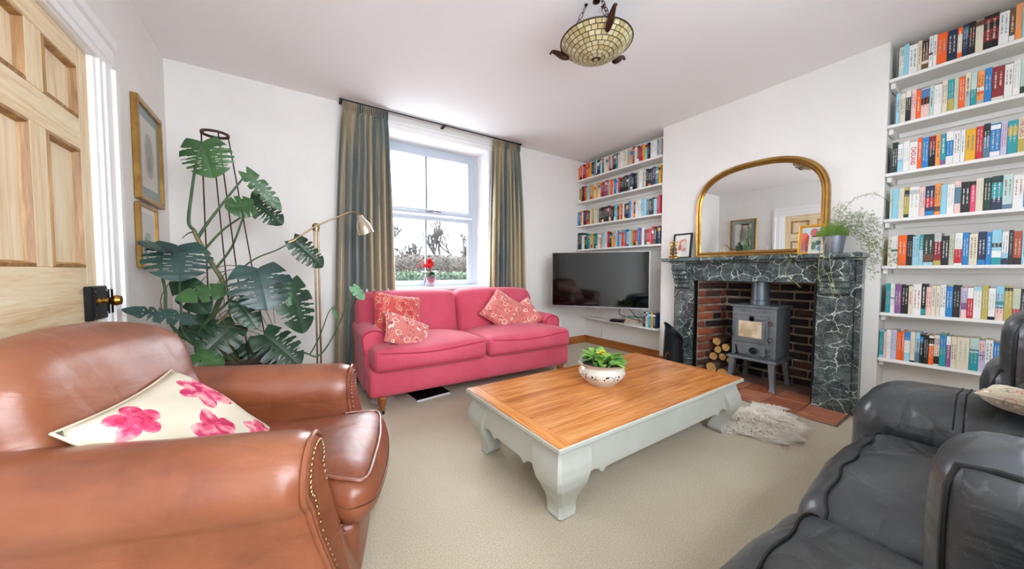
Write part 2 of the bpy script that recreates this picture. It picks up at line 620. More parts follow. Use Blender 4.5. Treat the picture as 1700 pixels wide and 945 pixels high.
# ------------------------------------------------------------------ door 1
door = struct('door_1', 'stripped pine six-panel door with a black rim lock', (XL - .06, 2.0155, 0))
dx0, dx1 = XL - .065, XL - .022
def dpiece(name, y0, y1, z0, z1, m, bev=.003):
    return M().box(dx0, dx1, y0, y1, z0, z1).build(name, m, door, bevel=bev)
SW = .105
dpiece('stile', DY0, DY0 + SW, .012, DZ, PINE)
dpiece('stile', DY1 - SW + .015, DY1, .012, DZ, PINE)
ya, yb = DY0 + SW, DY1 - SW + .015
ym0, ym1 = 1.972, 2.075
RAILS = [(.012, .22), (.80, 1.075), (1.60, 1.735), (1.962, DZ)]
for z0, z1 in RAILS:
    dpiece('rail', ya, yb, z0, z1, PINEY)
for i in range(3):
    z0, z1 = RAILS[i][1], RAILS[i + 1][0]
    dpiece('muntin', ym0, ym1, z0, z1, PINE)
    for y0, y1 in ((ya, ym0), (ym1, yb)):
        p = M().box(dx0 + .008, dx1 - .02, y0, y1, z0, z1).build('panel', PINE, door)
        fr = M()
        q = .022
        xa, xb = dx1 - .02, dx1 - .001
        # bevelled moulding around the panel
        for (A, B_) in (((y0, z0), (y1, z0)), ((y1, z0), (y1, z1)), ((y1, z1), (y0, z1)), ((y0, z1), (y0, z0))):
            cy, cz = (y0 + y1) / 2, (z0 + z1) / 2
            def inn(p, k):
                return (p[0] + (k if p[0] < cy else -k), p[1] + (k if p[1] < cz else -k))
            a1, b1 = inn(A, q * .55), inn(B_, q * .55)
            a2, b2 = inn(A, q), inn(B_, q)
            fr.add([(xb, *A), (xb, *B_), (xb + .004, *b1), (xb + .004, *a1), (xa, *b2), (xa, *a2), (xa, *A), (xa, *B_)],
                   [(0, 1, 2, 3), (3, 2, 4, 5), (5, 4, 7, 6), (6, 7, 1, 0)])
        fr.build('panel_moulding', PINED, p, fix=False)
lock = M().box(dx1, dx1 + .028, 2.29, 2.44, .835, .99).build('rim_lock', IRON, door, bevel=.004)
M().box(dx1 + .028, dx1 + .031, 2.30, 2.315, .85, .975).build('lock_plate', IRON, lock)
M().box(XL - .01, XL + .012, 2.452, 2.49, .85, .975).build('keep', IRON, lock, bevel=.004)
M().lathe([(0, 0), (.012, 0), (.010, .02), (.022, .032), (.026, .045), (.02, .06), (0, .064)], 18, (dx1 + .028, 2.385, .92), 'x').build('door_knob', BRASS, lock, True)
M().lathe([(.016, 0), (.016, .006), (.006, .012), (0, .012)], 14, (dx1 + .028, 2.335, .92), 'x').build('escutcheon', BRASS, lock, True)
for zz in (.86, .965):
    for yy in (2.31, 2.43):
        M().lathe([(.006, 0), (.004, .004), (0, .005)], 8, (dx1 + .028, yy, zz), 'x').build('rivet', CHROME, lock, True)
tr = struct('trim_1', 'white moulded door architrave', (XL, 2.0, 0))
def arch_side(y0, y1, s):
    m = M()
    yy = [y0, y0 + s * .03, y0 + s * .035, y0 + s * .10, y0 + s * .105, y1]
    xx = [.012, .012, .02, .02, .034, .034]
    poly = [(XL - .02, yy[0])]
    for a, b in zip(yy, xx):
        poly.append((XL + b, a))
    poly.append((XL - .02, y1))
    return m.prism(poly, 'z', 0, DZ + .01)
arch_side(DY1 + .028, DY1 + .17, 1).build('jamb_moulding', WHITE, tr)
arch_side(DY0 - .028, DY0 - .17, -1).build('jamb_moulding', WHITE, tr)
poly = [(XL - .02, DZ + .01), (XL + .012, DZ + .01), (XL + .012, DZ + .04), (XL + .02, DZ + .045), (XL + .02, DZ + .11), (XL + .034, DZ + .115), (XL + .034, DZ + .16), (XL - .02, DZ + .16)]
M().prism(poly, 'y', DY0 - .17, DY1 + .17).build('head_moulding', WHITE, tr)
m = M().box(XL - .19, XL - .001, DY1 + .001, DY1 + .03, 0, DZ + .03).box(XL - .19, XL - .001, DY0 - .03, DY0 - .001, 0, DZ + .03).box(XL - .19, XL - .001, DY0 - .001, DY1 + .001, DZ + .002, DZ + .03)
m.build('door_lining', WHITE, tr)

# ------------------------------------------------------------------ firebox bricks
BRK = [mat('brick_orange', '#b0643c', .9, 0, '#8f4a2c', 14, bump=.6, bscale=70), mat('brick_red', '#94503a', .9, 0, '#70382a', 14, bump=.6, bscale=70),
       mat('brick_brown', '#5d4034', .95, 0, '#3c2a24', 14, bump=.6, bscale=70), mat('brick_dark', '#332b28', .95, 0, '#1f1b1a', 12, bump=.6, bscale=70)]  # last one is the darkest brick, used mostly deep in the opening
MORT = mat('mortar', '#b3a28e', .98, 0, '#7a6a5c', 7, bump=.8, bscale=50)
fb = struct('wall_firebox', 'brick lining of the fireplace, darker towards the back', (3.7, 1.33, 0))
XK = 3.88   # face of the rear bricks
M().box(XK + .012, 3.96, FY0 - .0, FY1 + .0, 0, FZ).build('mortar_bed', MORT, fb)
M().prism([(3.46, FY1 + .001), (XK + .02, FY1 - .085), (XK + .02, FY1 + .0), (3.46, FY1 + .002)], 'z', 0, FZ).build('mortar_bed', MORT, fb)
M().prism([(3.46, FY0 - .001), (XK + .02, FY0 + .075), (XK + .02, FY0), (3.46, FY0 - .002)], 'z', 0, FZ).build('mortar_bed', MORT, fb)
def brick_mesh(seed, L, D=.05, Hh=.058):
    rnd = random.Random(seed)
    m = M()
    m.box(-L / 2, L / 2, 0, D, -Hh / 2, Hh / 2)
    for p in m.v:
        p += Vector((rnd.uniform(-.004, .004), rnd.uniform(-.004, .004), rnd.uniform(-.004, .004)))
    return m
_bm = {}
def brick(c, L, rz, mi):
    key = (round(L, 2), random.randrange(3), mi)
    if key not in _bm:
        q = brick_mesh(hash(key[:2]) & 255, L)
        o = q.build('brick', BRK[mi], fb, bevel=.006, local=True)
        _bm[key] = o.data
    else:
        o = link('brick', _bm[key], None, fb)
    o.location = Vector(c) - fb.location
    o.rotation_euler = (random.uniform(-.02, .02), 0, rz + random.uniform(-.02, .02))
    return o
rows = 12
for r in range(rows):
    z = .042 + r * .0785
    if z + .03 > FZ:
        break
    # rear wall: stretchers running in y, face towards the room
    off = -.1125 if r % 2 else 0
    y = FY0 + .05 + off
    while y < FY1 - .06:
        L = .215
        a, b = max(y, FY0 + .075), min(y + L, FY1 - .085)
        if b - a > .04:
            mi = random.choice([3, 3, 3, 2])
            brick((XK, (a + b) / 2, z), b - a, -PI / 2, mi)
        y += .226
    # far side wall, slightly splayed (front middle bricks more orange)
    ang = math.atan2(-.085, XK - 3.46)
    xs = [3.47, 3.575, 3.80] if r % 2 == 0 else [3.47, 3.69, 3.80]
    for a, b in zip(xs, xs[1:] + [XK + .0]):
        xm_ = (a + b) / 2
        if b - a < .03:
            continue
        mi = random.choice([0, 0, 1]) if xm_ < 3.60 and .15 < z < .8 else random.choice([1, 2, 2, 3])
        brick((xm_, FY1 - .085 * (xm_ - 3.46) / (XK - 3.46) - .012, z), b - a - .011, ang, mi)
    for a, b in zip(xs, xs[1:] + [XK + .0]):
        xm_ = (a + b) / 2
        if b - a < .03:
            continue
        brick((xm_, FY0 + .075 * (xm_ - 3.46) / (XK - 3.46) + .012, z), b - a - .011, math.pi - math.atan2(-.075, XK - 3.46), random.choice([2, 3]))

# ------------------------------------------------------------------ hearth of quarry tiles
hb = struct('floor_hearth', 'terracotta quarry tile hearth', (3.4, 1.3, 0))
M().box(3.075, 3.9, .645, 2.03, .0005, .006).build('grout_bed', mat('grout', '#7c6a5c', .95, bump=.4), hb)
TIL = [mat('quarry_tile_%d' % i, a, .5, 0, b, 8, bump=.15, bscale=30) for i, (a, b) in enumerate((('#bd7a5a', '#a66346'), ('#c98a68', '#ae6c4e'), ('#b06a4c', '#98563e'), ('#8e6a58', '#6e5246')))]
def tile(x0, x1, y0, y1, mi, z=.014):
    M().box(x0, x1, y0, y1, .004, z).build('tile', TIL[mi], hb, bevel=.003)
y = .655
j = 0
while y < 2.0:
    y1 = min(y + .228, 2.02)
    tile(3.085, 3.135, y, y1 - .008, j % 3)
    x = 3.142
    i = 0
    while x < 3.86:
        x1 = min(x + .228, 3.875)
        recess = x > 3.55 and FY0 < (y + y1) / 2 < FY1  # tiles inside the opening take the darker colour
        if x1 - x > .03:
            tile(x, x1 - .008, y, y1 - .008, 3 if recess else (i + j * 2) % 3, .014 + .001 * ((i * 7 + j * 3) % 3))
        x = x1
        i += 1
    y = y1
    j += 1

# ------------------------------------------------------------------ alcove shelves
SHZ_L = [2.33, 2.02, 1.685, 1.345]
SHZ_R = [2.358, 2.046, 1.716, 1.400, 1.075, .745, .422]
ORD = ['topmost', 'second', 'third', 'fourth', 'fifth', 'sixth', 'seventh']
def shelf(y0, y1, z, label, group, cleat_y):
    t = thing('wall_shelf', label, 'shelf', (3.6, (y0 + y1) / 2, z), group=group)
    M().box(3.49, XA - .001, y0, y1, z, z + .022).build('board', SHELFW, t, bevel=.003)
    c = cleat_y
    M().box(3.53, XA - .001, min(c), max(c), z - .035, z).build('cleat', SHELFW, t, bevel=.003)
    M().box(XA - .02, XA - .001, y0 + .03, y1 - .03, z - .035, z).build('rear_batten', SHELFW, t, bevel=.003)
    return t
for i, z in enumerate(SHZ_L):
    shelf(2.232, YW - .002, z, 'white %s shelf of paperbacks in the television alcove' % (ORD[i] if i < 3 else 'lowest'), 'white shelves in the television alcove', (2.233, 2.255))
for i, z in enumerate(SHZ_R):
    shelf(YB + .002, .538, z, 'white %s shelf from ceiling in the alcove behind black sofa' % (ORD[i]), 'white shelves in the alcove behind black sofa', (.513, .536))
# ------------------------------------------------------------------ books
PAGES = mat('book_pages', '#e6dcc4', .9, 0, '#d6c8a8', 60, (1, 1, 1))
BC = {'r': '#c8202c', 'o': '#f2651a', 'y': '#e8b020', 'g': '#1f6a50', 'd': '#1c3a34', 'b': '#1f7fc0', 'n': '#20304e', 'k': '#1b1b1e', 'w': '#ecebe6', 'c': '#e2d8bf',
      'l': '#9fcfe0', 't': '#1f9aa0', 'm': '#8a2026', 'p': '#e0486e', 'u': '#8a5a90', 'e': '#b8bcb8', 's': '#c4cbb0', 'a': '#f09a50', 'i': '#bcd6cc', 'q': '#5b7f94',
      'v': '#c9c2dc', 'f': '#efc9c0', 'x': '#6a4a34', 'z': '#8fd0e4', 'h': '#b8a850', 'j': '#b4502c'}
BN = {'r': 'red', 'o': 'bright orange', 'y': 'yellow', 'g': 'green', 'd': 'dark green', 'b': 'blue', 'n': 'navy', 'k': 'black', 'w': 'white', 'c': 'cream', 'l': 'light blue',
      't': 'teal', 'm': 'maroon', 'p': 'pink', 'u': 'purple', 'e': 'grey', 's': 'sage', 'a': 'pale orange', 'i': 'mint', 'q': 'slate blue', 'v': 'lilac', 'f': 'blush', 'x': 'brown',
      'z': 'sky blue', 'h': 'gold', 'j': 'rust'}
BM = {}
def bmat(k):
    if k not in BM:
        BM[k] = mat('book_cover_' + BN[k].replace(' ', '_'), BC[k], .42)
    return BM[k]
_tc = {}
def text_mesh(s, bold=True):
    if s in _tc:
        return _tc[s]
    cu = bpy.data.curves.new('lettering', 'FONT')
    cu.body = s
    cu.align_x = 'LEFT'
    cu.align_y = 'CENTER'
    cu.size = 1.0
    cu.extrude = 0.01
    cu.offset = 0.012 if bold else 0
    cu.resolution_u = 3
    o = bpy.data.objects.new('lettering', cu)
    COL.objects.link(o)
    bpy.context.view_layer.update()
    dg = bpy.context.evaluated_depsgraph_get()
    me = bpy.data.meshes.new_from_object(o.evaluated_get(dg))
    COL.objects.unlink(o)
    bpy.data.objects.remove(o)
    xs = [v.co.x for v in me.vertices]
    ys = [v.co.y for v in me.vertices]
    _tc[s] = ([v.co.copy() for v in me.vertices], [tuple(p.vertices) for p in me.polygons], min(xs), max(xs), min(ys), max(ys))
    bpy.data.meshes.remove(me)
    return _tc[s]

def put_text(s, o, ex, ey, length, height, m, parent, name='lettering', depth=.0006):
    """flat lettering: o = lower-left corner, ex/ey unit vectors of the writing"""
    vs, fs, x0, x1, y0, y1 = text_mesh(s)
    ex, ey, o = Vector(ex), Vector(ey), Vector(o)
    nz = ex.cross(ey)
    q = M()
    q.add([o + ex * ((v.x - x0) / (x1 - x0) * length) + ey * ((v.y - y0) / (y1 - y0) * height) + nz * (depth if v.z > 0 else 0) for v in vs], fs)
    return q.build(name, m, parent, fix=False)

def book(x, y1, z, w, h, d, code, label, group, lean=0.0, deco=None, title=None):
    """upright book, spine towards -x; y1 = edge nearer the window; deco = list of (from, to, colour) along the height; title = (text, colour, z0, z1)"""
    t = thing('book', label, 'book', (x, y1 - w / 2, z), group=group)
    t.rotation_euler = (lean, 0, 0)
    c = .0018 if w > .01 else .001
    q = M().box(0, c, -w / 2, w / 2, 0, h).box(c, d, -w / 2, -w / 2 + c, 0, h).box(c, d, w / 2 - c, w / 2, 0, h)
    q.build('cover', bmat(code), t, local=True, fix=False)
    M().box(c, d - .004, -w / 2 + c, w / 2 - c, .002, h - .003).build('pages', PAGES, t, local=True, fix=False)
    for (a, b, k) in deco or []:
        M().box(-.0006, 0, -w / 2 + .0002, w / 2 - .0002, h * a, h * b).build('spine_band', bmat(k), t, local=True, fix=False)
    if title:
        s, k, a, b = title[:4]
        L, hh = h * (b - a), w * (title[4] if len(title) > 4 else .55)
        if s is None:      # print too small to read: a run of tiny unreadable marks
            q = M()
            rnd = random.Random(int(y1 * 1e4) + int(z * 1e3))
            p = h * b
            for line in range(1 if w < .02 else 2):
                p = h * b
                yc = 0 if w < .02 else (line - .5) * w * .42
                hw = hh * (.36 if w < .02 else .17)
                while p > h * a:
                    s_ = rnd.uniform(.0022, .0045)
                    u = hw * rnd.uniform(.55, 1)
                    q.box(-.0011, -.0006, yc - u, yc + u, p - s_, p)
                    p -= s_ + rnd.choice([.0016, .0016, .002, .007])
            q.build('spine_print', bmat(k), t, local=True, fix=False)
        else:
            # put_text expects world coords with the parent's inverse; spine x=-.0006
            wm = wmat(t)
            o = wm @ Vector((-.0006, hh / 2, h * b))
            put_text(s, o, wm.to_3x3() @ Vector((0, 0, -1)), wm.to_3x3() @ Vector((0, -1, 0)), L, hh, bmat(k), t, 'spine_lettering')
    return t

NUM = ['1st', '2nd', '3rd'] + ['%dth' % i for i in range(4, 60)]
NUM[20], NUM[21], NUM[22], NUM[30], NUM[31], NUM[32], NUM[40], NUM[41], NUM[42] = '21st', '22nd', '23rd', '31st', '32nd', '33rd', '41st', '42nd', '43rd'

# --- television alcove: colours along each shelf starting at the window wall
ROWS_L = ['oowkroaykqwknlkwcremktfwcceaxwxrryzkwwqe', 'wmykryzahacycrmbrqeocbwrkkkkqnkkewswkknnqy', 'bbawkmxmchccwexkkdkkmktzxarwnkbfkwwllqkklpr', 'kkdwwkgtwycgtwatlwrmkyalberobezhrjbuwxrprdn']
for si, row in enumerate(ROWS_L):
    rnd = random.Random(40 + si)
    n = len(row)
    ws = [rnd.uniform(.018, .040) for _ in row]
    tot = (YW - .012) - 2.262
    k = (tot - .0012 * n) / sum(ws)
    y = YW - .012
    for bi, (ch, w_) in enumerate(zip(row, ws)):
        w_ *= k
        hh = rnd.choice([.178, .19, .198, .198, .205, .21])
        if si == 3 and bi < 3:
            hh = .24
        alt = rnd.choice('wkcrybeo')
        deco = []
        if rnd.random() < .5:
            a = rnd.choice([.0, .05, .6, .72])
            deco = [(a + .02, a + rnd.uniform(.12, .26), alt if alt != ch else 'c')]
        tcol = rnd.choice('wce') if ch not in 'wclsifaeyzv' else rnd.choice('eqxem')
        book(3.512 + rnd.uniform(0, .02), y, SHZ_L[si] + .0222, w_, hh, .13, ch,
             '%s%s book, %s from the window on the %s television alcove shelf' % ('slim ' if w_ < .02 else 'thick ' if w_ > .033 else '', BN[ch], NUM[bi], ORD[si] if si < 3 else 'lowest'),
             'paperbacks on the television alcove shelves', 0, deco, (None, tcol, rnd.uniform(.3, .4), rnd.uniform(.75, .92)))
        y -= w_ + .0012

# --- alcove behind the black sofa: (width in m, colour, bands, lettering)
ROWS_R = [
 (0.4986, [(0.0231, 'i', [(0.3, 0.7, 'w')], None), (0.021, 'z', [], None), (0.0374, 'w', [], None), (0.0183, 'c', [], None), (0.0292, 'x', [(0.2, 0.3, 'c'), (0.7, 0.95, 'k')], None), (0.0169, 'w', [(0.4, 0.47, 'm')], None), (0.0157, 'w', [], None), (0.041, 'o', [], None), (0.0383, 'n', [], None), (0.0193, 'o', [(0.2, 0.78, 'c')], None), (0.0227, 'n', [(0.55, 0.9, 'q')], None), (0.025, 'k', [(0.55, 0.65, 'm')], None), (0.029, 'c', [(0.82, 0.98, 'x')], None), (0.052, 'k', [(0.78, 0.9, 'm'), (0.42, 0.58, 'm'), (0.24, 0.38, 'm')], None), (0.0344, 'w', [], None), (0.0198, 'x', [(0.0, 0.2, 'w')], None), (0.022, 'a', [], None), (0.023, 'l', [], None), (0.0225, 'c', [], None), (0.0208, 'b', [], None), (0.0259, 'r', [], None)]),
 (0.5037, [(0.0209, 'l', [(0.45, 0.9, 'l')], None), (0.0236, 'c', [], None), (0.0232, 'k', [(0.78, 1, 'w')], None), (0.0226, 'f', [], None), (0.0209, 'o', [], None), (0.0355, 'f', [(0.45, 0.68, 'k'), (0.68, 0.97, 'b')], None), (0.0178, 'i', [], None), (0.0317, 'w', [], None), (0.022, 'c', [], None), (0.0252, 'h', [(0.4, 1, 't')], None), (0.0175, 's', [], None), (0.0242, 'o', [], None), (0.0199, 'c', [(0.0, 0.45, 'e')], None), (0.0231, 't', [(0.5, 1, 'i')], None), (0.0264, 'a', [(0.32, 0.4, 'o'), (0.4, 0.52, 'w'), (0.0, 0.12, 'e')], None), (0.0259, 'b', [], None), (0.042, 'm', [(0.0, 0.1, 'c')], None), (0.0285, 'w', [], None), (0.0239, 'w', [], None), (0.0446, 'i', [(0.04, 0.22, 'd')], None), (0.0245, 'w', [], None), (0.0221, 'k', [], None)]),
 (0.5111, [(0.0255, 'd', [], None), (0.0242, 'l', [(0.45, 0.98, 'w')], None), (0.0282, 'w', [], None), (0.0347, 'w', [], ('DADLAND', 'r', 0.18, 0.8, 0.62)), (0.0202, 'o', [], None), (0.0281, 'b', [], None), (0.0277, 'm', [(0.0, 0.55, 'k')], None), (0.0201, 'a', [], None), (0.021, 't', [(0.0, 0.16, 'u')], None), (0.0294, 'w', [(0.25, 0.72, 'b')], None), (0.0267, 'w', [], None), (0.0175, 'w', [], None), (0.0391, 'y', [], None), (0.0257, 'r', [], None), (0.0243, 'q', [(0.62, 0.98, 'k')], None), (0.0357, 'b', [(0.02, 0.16, 'w'), (0.82, 0.95, 'w')], None), (0.0225, 'v', [], None), (0.034, 't', [(0.55, 0.82, 'h')], None), (0.0265, 'c', [(0.03, 0.4, 'h')], ('THE GIRLS', 'j', 0.45, 0.96, 0.62)), (0.0142, 'w', [], None), (0.0226, 'k', [], None), (0.024, 'o', [], None)]),
 (0.512, [(0.0123, 'i', [], None), (0.0282, 'z', [], None), (0.024, 'c', [], None), (0.0231, 'h', [(0.0, 0.12, 'd'), (0.7, 0.9, 'd')], None), (0.0443, 'w', [(0.76, 0.9, 'e')], None), (0.0253, 'f', [], None), (0.0376, 'n', [(0.3, 0.6, 'r'), (0.0, 0.16, 'b')], None), (0.0256, 'a', [(0.12, 0.28, 'x')], None), (0.0242, 'z', [], None), (0.0294, 'w', [], None), (0.0246, 'f', [(0.3, 0.8, 'q')], None), (0.0347, 'k', [], None), (0.0202, 'p', [(0.86, 1, 'k')], None), (0.027, 'c', [], None), (0.0273, 'd', [], None), (0.0382, 't', [(0.0, 0.35, 'n'), (0.8, 1, 'd')], None), (0.0342, 'i', [(0.0, 0.14, 'q')], None), (0.0352, 'w', [], (None, 'j', 0.4, 0.85)), (0.0248, 'b', [], None), (0.0224, 'w', [], None), (0.022, 'm', [], None)]),
 (0.512, [(0.0149, 'c', [], None), (0.0321, 'w', [(0.48, 0.55, 'g')], None), (0.0398, 'o', [], None), (0.0255, 'k', [], None), (0.0289, 'l', [], None), (0.0181, 't', [(0.0, 0.5, 'l')], None), (0.043, 'd', [(0.12, 0.36, 'x'), (0.0, 0.1, 'l')], None), (0.031, 'm', [(0.74, 1, 'e'), (0.0, 0.15, 'h')], None), (0.0298, 'k', [], None), (0.0212, 's', [], None), (0.03, 'w', [(0.06, 0.5, 'r')], None), (0.0249, 'b', [], None), (0.031, 'c', [], None), (0.0302, 'n', [(0.0, 0.15, 'b')], None), (0.019, 'b', [], None), (0.0343, 'z', [(0.5, 0.62, 'd'), (0.22, 0.4, 'w'), (0.0, 0.2, 't')], None), (0.023, 'w', [(0.0, 0.2, 'n'), (0.2, 0.36, 'l')], None), (0.0151, 'k', [], None), (0.0281, 'j', [(0.0, 0.2, 'k')], None), (0.0172, 'l', [], None), (0.0207, 't', [], None), (0.0259, 'c', [], None)]),
 (0.512, [(0.0218, 't', [], None), (0.0215, 'w', [(0.48, 0.53, 'q')], None), (0.0295, 'u', [], None), (0.0321, 'k', [], None), (0.0192, 'c', [], None), (0.0366, 'w', [], (None, 'j', 0.2, 0.8)), (0.019, 'k', [(0.02, 0.2, 't')], None), (0.024, 'f', [], None), (0.0179, 'c', [], None), (0.0167, 'c', [], None), (0.0229, 'w', [], (None, 'k', 0.3, 0.95)), (0.0275, 'b', [], None), (0.0276, 'k', [], None), (0.0044, 'w', [], None), (0.0218, 'v', [(0.28, 0.5, 'u'), (0.0, 0.26, 'f')], None), (0.0232, 'r', [(0.64, 0.98, 'w')], (None, 'w', 0.1, 0.6)), (0.0296, 'w', [(0.88, 1, 'l')], None), (0.0235, 'h', [], None), (0.0251, 'w', [(0.0, 0.1, 'k')], None), (0.0286, 'z', [(0.36, 0.38, 'k'), (0.0, 0.34, 'f'), (0.45, 0.55, 't')], None), (0.028, 'h', [(0.86, 0.95, 'k')], None), (0.0254, 's', [(0.2, 0.38, 'r')], None), (0.0154, 'k', [], None), (0.0208, 'f', [], None), (0.0259, 'b', [], None)]),
 (0.534, [(0.022, 'z', [(0.1, 0.95, 't')], None), (0.0131, 'f', [], None), (0.0228, 'w', [], None), (0.0249, 'v', [], None), (0.0221, 'o', [], None), (0.0132, 'o', [], None), (0.0262, 'l', [(0.72, 1, 'b'), (0.3, 0.7, 'w')], None), (0.0219, 'c', [(0.0, 0.05, 'k')], None), (0.02, 'l', [(0.0, 0.35, 'q')], None), (0.0157, 'k', [(0.72, 0.92, 'b')], None), (0.0215, 'k', [], None), (0.0221, 'o', [(0.66, 1, 'w'), (0.72, 0.92, 'd')], None), (0.0227, 'c', [(0.05, 0.3, 'k'), (0.7, 0.9, 'e')], None), (0.0261, 't', [(0.6, 0.95, 'b')], None), (0.0186, 'u', [(0.72, 1, 'w')], None), (0.0229, 'c', [], None), (0.0468, 'c', [], None), (0.0339, 'i', [(0.0, 0.55, 't'), (0.6, 0.66, 'q')], None), (0.023, 'v', [(0.5, 0.54, 'u'), (0.66, 0.96, 'f')], None), (0.0277, 'w', [], (None, 'k', 0.4, 0.9)), (0.0243, 'b', [], None), (0.0238, 'w', [], None), (0.0252, 'r', [], None), (0.0247, 'n', [], None)])]
RN = random.Random(5)
for si, row in enumerate(ROWS_R):
    y = .505 if si < 6 else .530
    y = row[0]
    for bi, (w_, ch, deco, title) in enumerate(row[1]):
        hh = .196 + RN.uniform(-.010, .012)
        tcol = RN.choice('wce') if ch not in 'wclsifaeyzvi' else RN.choice('eqxej')
        if title is None:
            title = (None, tcol, RN.uniform(.22, .4), RN.uniform(.75, .92))
        book(3.507 + RN.uniform(0, .008), y, SHZ_R[si] + .0222, w_ - .0012, hh, .135, ch,
             '%s%s book, %s from the fireplace on the %s shelf behind black sofa' % ('slim ' if w_ < .02 else 'thick ' if w_ > .04 else '', BN[ch], NUM[bi], ORD[si]),
             'paperbacks on the shelves behind black sofa', 0, deco, title)
        y -= w_
# ------------------------------------------------------------------ fireplace surround
MARB = marble('veined_marble')
fp = thing('fireplace_surround', 'dark green veined marble fireplace surround with corbels and mantel shelf', 'fireplace', (3.42, 1.32, 0))
J0, J1 = .622, 2.01          # outer edges of the jambs
XF = 3.40                    # face of the surround
M().box(3.27, XB - .001, .595, 2.09, 1.155, 1.19).build('mantel_shelf', MARB, fp, bevel=.006)
M().box(3.32, XB - .001, .61, 2.03, 1.138, 1.155).build('shelf_moulding', MARB, fp, bevel=.004)
M().box(XF, XB - .001, FY0 - .005, FY1 + .0, FZ - .005, 1.138).build('frieze', MARB, fp, bevel=.003)
for y0, y1 in ((J0 + .03, FY0 - .005), (FY1, J1 - .0)):
    M().box(XF, XB - .001, y0, y1, .0, 1.138).build('jamb', MARB, fp, bevel=.003)
    M().box(XF - .03, XF, y0 + .0, y1 - .0, .015, .19).build('plinth_block', MARB, fp, bevel=.004)
M().box(XF + .02, XB - .001, J0 - .005, J0 + .03, .0, 1.138).build('side_return', MARB, fp, bevel=.003)
for y0, y1 in ((J0 + .045, FY0 - .035), (FY1 + .035, J1 - .03)):
    pr = [(XF, 1.138), (3.29, 1.138), (3.29, 1.075), (3.30, 1.06)]
    for k in range(4):
        z = 1.055 - k * .043
        x = 3.305 + k * .018
        pr += [(x, z), (x - .006, z - .012), (x - .006, z - .026), (x + .012, z - .036)]
    pr += [(XF, .875)]
    M().prism(pr, 'y', y0, y1).build('corbel', MARB, fp, bevel=.002)
# thin black iron fillet round the opening
M().box(XF - .004, XF + .05, FY1 - .012, FY1 + .0, .02, FZ - .005).build('iron_fillet', IRON, fp)
M().box(XF - .004, XF + .05, FY0 - .005, FY0 + .008, .02, FZ - .005).build('iron_fillet', IRON, fp)

# ------------------------------------------------------------------ stove
STV = mat('stove_paint', '#7a7e82', .5, .3, '#696d71', 8, bump=.15, bscale=120)
SGLS = mat('stove_glass', '#b9a280', .1, 0, '#d8c8aa', 11, rampr=(.4, .6))
st = thing('wood_stove', 'grey cast-iron wood stove on splayed legs in the brick fireplace', 'stove', (3.66, 1.315, .012))
sx0, sx1, sy0, sy1 = 3.50, 3.83, 1.14, 1.49
M().box(sx0, sx1, sy0, sy1, .275, .735).build('body', STV, st, bevel=.012, seg=2)
M().box(sx0 - .015, sx1 + .01, sy0 - .015, sy1 + .015, .728, .748).build('top_plate', STV, st, bevel=.007, seg=2)
M().box(sx0 - .05, sx1 + .012, sy0 - .025, sy1 + .025, .25, .275).build('ash_shelf', STV, st, bevel=.008, seg=2)
for (lx, ly, ox, oy) in ((sx0 - .01, sy0 + .02, -.03, -.02), (sx0 - .01, sy1 - .02, -.03, .02), (sx1 - .04, sy0 + .02, .02, -.02), (sx1 - .04, sy1 - .02, .02, .02)):
    q = M()
    def lg(u, v, lx=lx, ly=ly, ox=ox, oy=oy):
        z = .25 * (1 - u) + .014
        wd = .034 - .012 * u + .010 * max(0, u - .85) / .15
        a = 2 * PI * v + PI / 4
        s = u ** 1.6
        return (lx + ox * s + wd * math.cos(a), ly + oy * s + wd * math.sin(a), z)
    q.grid(lg, 8, 4, cv=True)
    q.f += [(len(q.v) - 4, len(q.v) - 3, len(q.v) - 2, len(q.v) - 1), (0, 1, 2, 3)]
    q.build('leg', STV, st, True)
fl = M().lathe([(.078, .748), (.078, .785), (.07, .79), (.07, 1.04)], 28, (3.665, 1.325, 0))
fl.build('flue_pipe', mat('flue_paint', '#6e787f', .35, .5), st, True)
dr = M().box(sx0 - .016, sx0, sy0 + .055, sy1 - .02, .41, .66).build('door', STV, st, bevel=.005)
frame = M()
for (a, b, c, d) in ((sy0 + .08, sy1 - .045, .62, .64), (sy0 + .08, sy1 - .045, .435, .455), (sy0 + .08, sy0 + .1, .455, .62), (sy1 - .065, sy1 - .045, .455, .62)):
    frame.box(sx0 - .024, sx0 - .016, a, b, c, d)
frame.build('window_frame', STV, dr, bevel=.002)
M().box(sx0 - .019, sx0 - .0155, sy0 + .1, sy1 - .065, .455, .605).build('stove_glass', SGLS, dr)
M().lathe([(0, .026), (.02, .026), (.026, .018), (.026, .004), (.02, 0)], 20, (sx0 - .024, sy0 + .18, .63), 'x').xf(Matrix.Identity(4)).build('air_knob', IRON, dr, True)
ap = M().box(sx0 - .014, sx0, sy0 + .07, sy1 - .055, .295, .385).build('ash_door', STV, st, bevel=.005)
M().lathe([(0, -.028), (.02, -.028), (.03, -.02), (.03, -.006), (.022, 0)], 22, (sx0 - .014, sy0 + .16, .342), 'x').build('air_wheel', IRON, ap, True)
for zz in (.60, .455):
    M().box(sx0 - .03, sx0, sy0 + .028, sy0 + .052, zz - .018, zz + .018).build('hinge', CHROME, st, bevel=.004)
for zz in (.36, .31):
    M().box(sx0 - .03, sx0, sy0 + .04, sy0 + .062, zz - .014, zz + .014).build('hinge', CHROME, st, bevel=.004)
